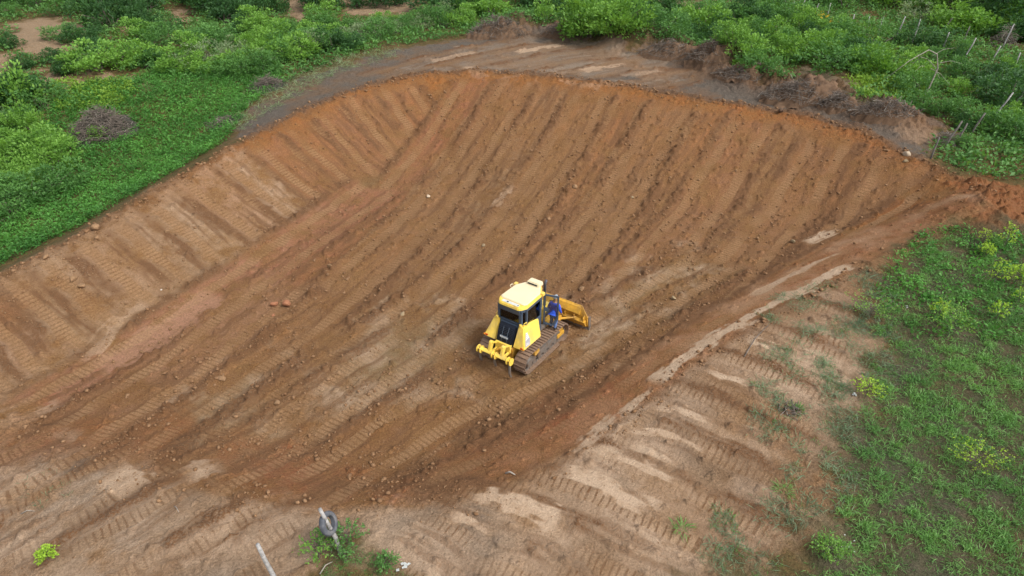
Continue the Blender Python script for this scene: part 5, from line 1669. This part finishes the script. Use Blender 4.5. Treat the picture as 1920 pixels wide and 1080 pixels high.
SAP = [(1880, 468, .95, .30, 'lime', 'lime-green sapling at the top right of the grass field'), (1841, 458, .55, .22, 'lime', 'small lime sapling left of the tall one at the top of the grass'),
       (1846, 482, .45, .2, 'lime', 'faint lime sapling in the upper grass field'), (1861, 536, .95, .26, 'lime', 'tall yellow-lime sapling in the upper right grass'),
       (1901, 534, .6, .3, 'lime', 'broad lime sapling by the right edge, beside the tall one'), (1906, 570, .55, .2, 'lime', 'lime sapling at the right edge below the broad one'),
       (1757, 598, .6, .24, 'lime', 'small lime sapling just above the big bright bush'), (1865, 602, .65, .26, 'lime', 'lime sapling right of the big bright bush'),
       (1775, 632, .95, .42, 'bright', 'big bright green bush standing in the right grass field'), (1628, 600, .42, .6, 'bright', 'low bright bush at the edge of the track marks'),
       (1622, 745, .4, .3, 'lime', 'bright leafy plant at the grass edge with white scraps'), (1822, 882, .5, .5, 'lime', 'vivid green bushy clump in the lower right grass'),
       (92, 1052, .35, .2, 'lime', 'single bright seedling on the track marks at lower left'), (192, 268, .9, .5, 'bright', 'bright green plant growing on the dark brush mound'),
       (600, 1050, .55, .45, 'bright', 'bright yellow-green bush beside the tyre post'), (622, 1028, .5, .4, 'mid', 'leafy green plant left of the tyre post'),
       (655, 1028, .6, .42, 'mid', 'broad-leaved green plant right of the tyre post'), (650, 1056, .45, .2, 'mid', 'leafy plant at the foot of the tyre post'), (725, 1066, .35, .25, 'mid', 'small leafy plant at the bottom grass corner'),
       (1277, 992, .3, .3, 'grass', 'lone grass tuft on the pale track marks'), (1470, 922, .28, .3, 'grass', 'grass tuft on the track marks left of the right field'), (1495, 770, .3, .2, 'grass', 'green shoot on the uprooted brown clump'),
       (1550, 1045, .3, .28, 'bright', 'small bright plant at the bottom of the right field'), (1535, 50, .9, .6, 'mid', 'shrub with yellow flowers near the far fence, left one of two'), (1552, 62, .9, .8, 'mid', 'shrub with yellow flowers near the far fence, right one of two')]
YFL = simple('yellow_petals', (.80, .55, .03), .6)
for i, (u, v, h, r_, mat, lab) in enumerate(SAP):
    p = at(u, v)
    if mat != 'grass' and u > 1500 and v > 440:
        h, r_ = h * 1.25, r_ * 1.35
    wide = r_ / h > .45
    if mat == 'grass':
        g = rng
        n = 90
        P = np.column_stack([g.normal(size=(n, 2)) * r_ * .3, np.zeros(n)])
        D_ = unit(np.column_stack([P[:, :2] * 2 / r_, np.full(n, .9)]) + g.normal(size=(n, 3)) * .35)
        V, F = leaves(P, D_, h * g.uniform(.7, 1.3, n), .018, .25)
        o = mesh_np('grass_tuft', V, F, LM['grass'], attrs={'tint': np.repeat(g.random(n), 4)})
        o.location = (p[0], p[1], float(ground(p[0], p[1])))
        tag(o, lab, 'grass tuft')
        continue
    V, F, T, st = sapling_mesh(50 + i, h, r_ * (1.3 if wide else 1), 26 if wide else 15, .075 if h < .7 else .10 if v > 100 else .14, mat, 14 if wide else 9)
    q4 = [f for f in st.bm.faces if len(f.verts) == 4]
    st.bm.verts.index_update()
    SV = np.array([w_.co[:] for w_ in st.bm.verts]); SF = np.array([[w_.index for w_ in f.verts] for f in q4])
    st.bm.free()
    o = mesh_np('young_plant', np.vstack([V, SV]), np.vstack([F, SF + len(V)]), LM[mat], attrs={'tint': np.concatenate([T, np.full(len(SV), .3)])})
    o.data.materials.append(TWIG)
    o.data.polygons.foreach_set('material_index', np.concatenate([np.zeros(len(F)), np.ones(len(SF))]).astype(np.int32))
    o.location = (p[0], p[1], float(ground(p[0], p[1])))
    tag(o, lab, 'plant')
    if v in (50, 62) and u > 1500:
        for q in range(10):
            a = random.uniform(0, 6.28); rr = r_ * random.random()
            f_ = MB()
            for s_ in range(6):
                f_.box((random.gauss(0, .07), random.gauss(0, .07), random.gauss(0, .05)), (.07, .06, .02), Matrix.Rotation(random.uniform(0, 6), 3, (random.random(), random.random(), .5)))
            fo = f_.build('flower', YFL, o)
            fo.location = (math.cos(a) * rr, math.sin(a) * rr, h * random.uniform(.8, 1.35))

# ------------------------------------------------------------------ scraps
WSCR = simple('white_plastic', (.50, .52, .50), .5)
def scrap(u, v, n, size, label, mat, name='plastic_scrap', cat='litter', spread=.15):
    p = at(u, v)
    g = random.Random(int(u + v))
    mb = MB()
    for _ in range(n):
        c = Vector((g.gauss(0, spread), g.gauss(0, spread), .03 + g.random() * size * .4))
        mb.box(c, (size * g.uniform(.5, 1.3), size * g.uniform(.3, .7), .012), Matrix.Rotation(g.uniform(-.8, .8), 3, (g.random(), g.random(), .3)) @ Matrix.Rotation(g.uniform(0, 6), 3, 'Z'))
    o = mb.build(name, mat, None, .003)
    o.location = (p[0], p[1], float(ground(p[0], p[1])))
    return tag(o, label, cat)
scrap(761, 1066, 7, .13, 'crumpled white plastic scrap at the bottom edge by the verge', WSCR, spread=.07)
scrap(1601, 741, 4, .09, 'white scrap beside the bright plant at the grass edge', WSCR, spread=.05)
scrap(1611, 1025, 9, .045, 'tiny white bits strewn on grey soil in the lower right', WSCR, spread=.18)
scrap(1700, 577, 4, .07, 'pale scrap in the grass right of the low bright bush', WSCR, spread=.04)
scrap(1354, 74, 4, .35, 'pale blue scrap caught in the bushes behind the mound', simple('pale_blue_sheet', (.30, .50, .58), .6), spread=.2)
def stick(u0, v0, u1, v1, r_, label, mat):
    a, b = at(u0, v0), at(u1, v1)
    za, zb = float(ground(a[0], a[1])), float(ground(b[0], b[1]))
    c = (a + b) / 2
    mb = MB().tube([(a[0] - c[0], a[1] - c[1], za - c[2] + .03), ((a[0] - b[0]) * .05, .03, max(za, zb) - c[2] + .07), (b[0] - c[0], b[1] - c[1], zb - c[2] + .03)], [r_, r_ * .9, r_ * .5], 6)
    o = mb.build('stick', mat, None, 0, True)
    o.location = (c[0], c[1], c[2])
    return tag(o, label, 'stick')
stick(600, 1078, 624, 1056, .018, 'thin bleached stick leaning beside the bush at the bottom edge', TWIGP)
stick(948, 890, 966, 893, .03, 'short pale stick on the red near edge of the pit', TWIGP)
stick(40, 966, 66, 960, .014, 'thin straw-coloured stick on the lower left track marks', TWIGP)
stick(328, 952, 336, 962, .012, 'short straw-coloured stick near the lower left pit edge', TWIGP)
stick(1395, 672, 1440, 612, .02, 'dark thin branch lying at the edge of the track marks', TWIG)
stick(1450, 185, 1490, 168, .05, 'long bleached stick poking out of the big tangle', TWIGP)
stick(1860, 242, 1905, 236, .04, 'pale fallen branch on the overgrown ground at right', TWIGP)
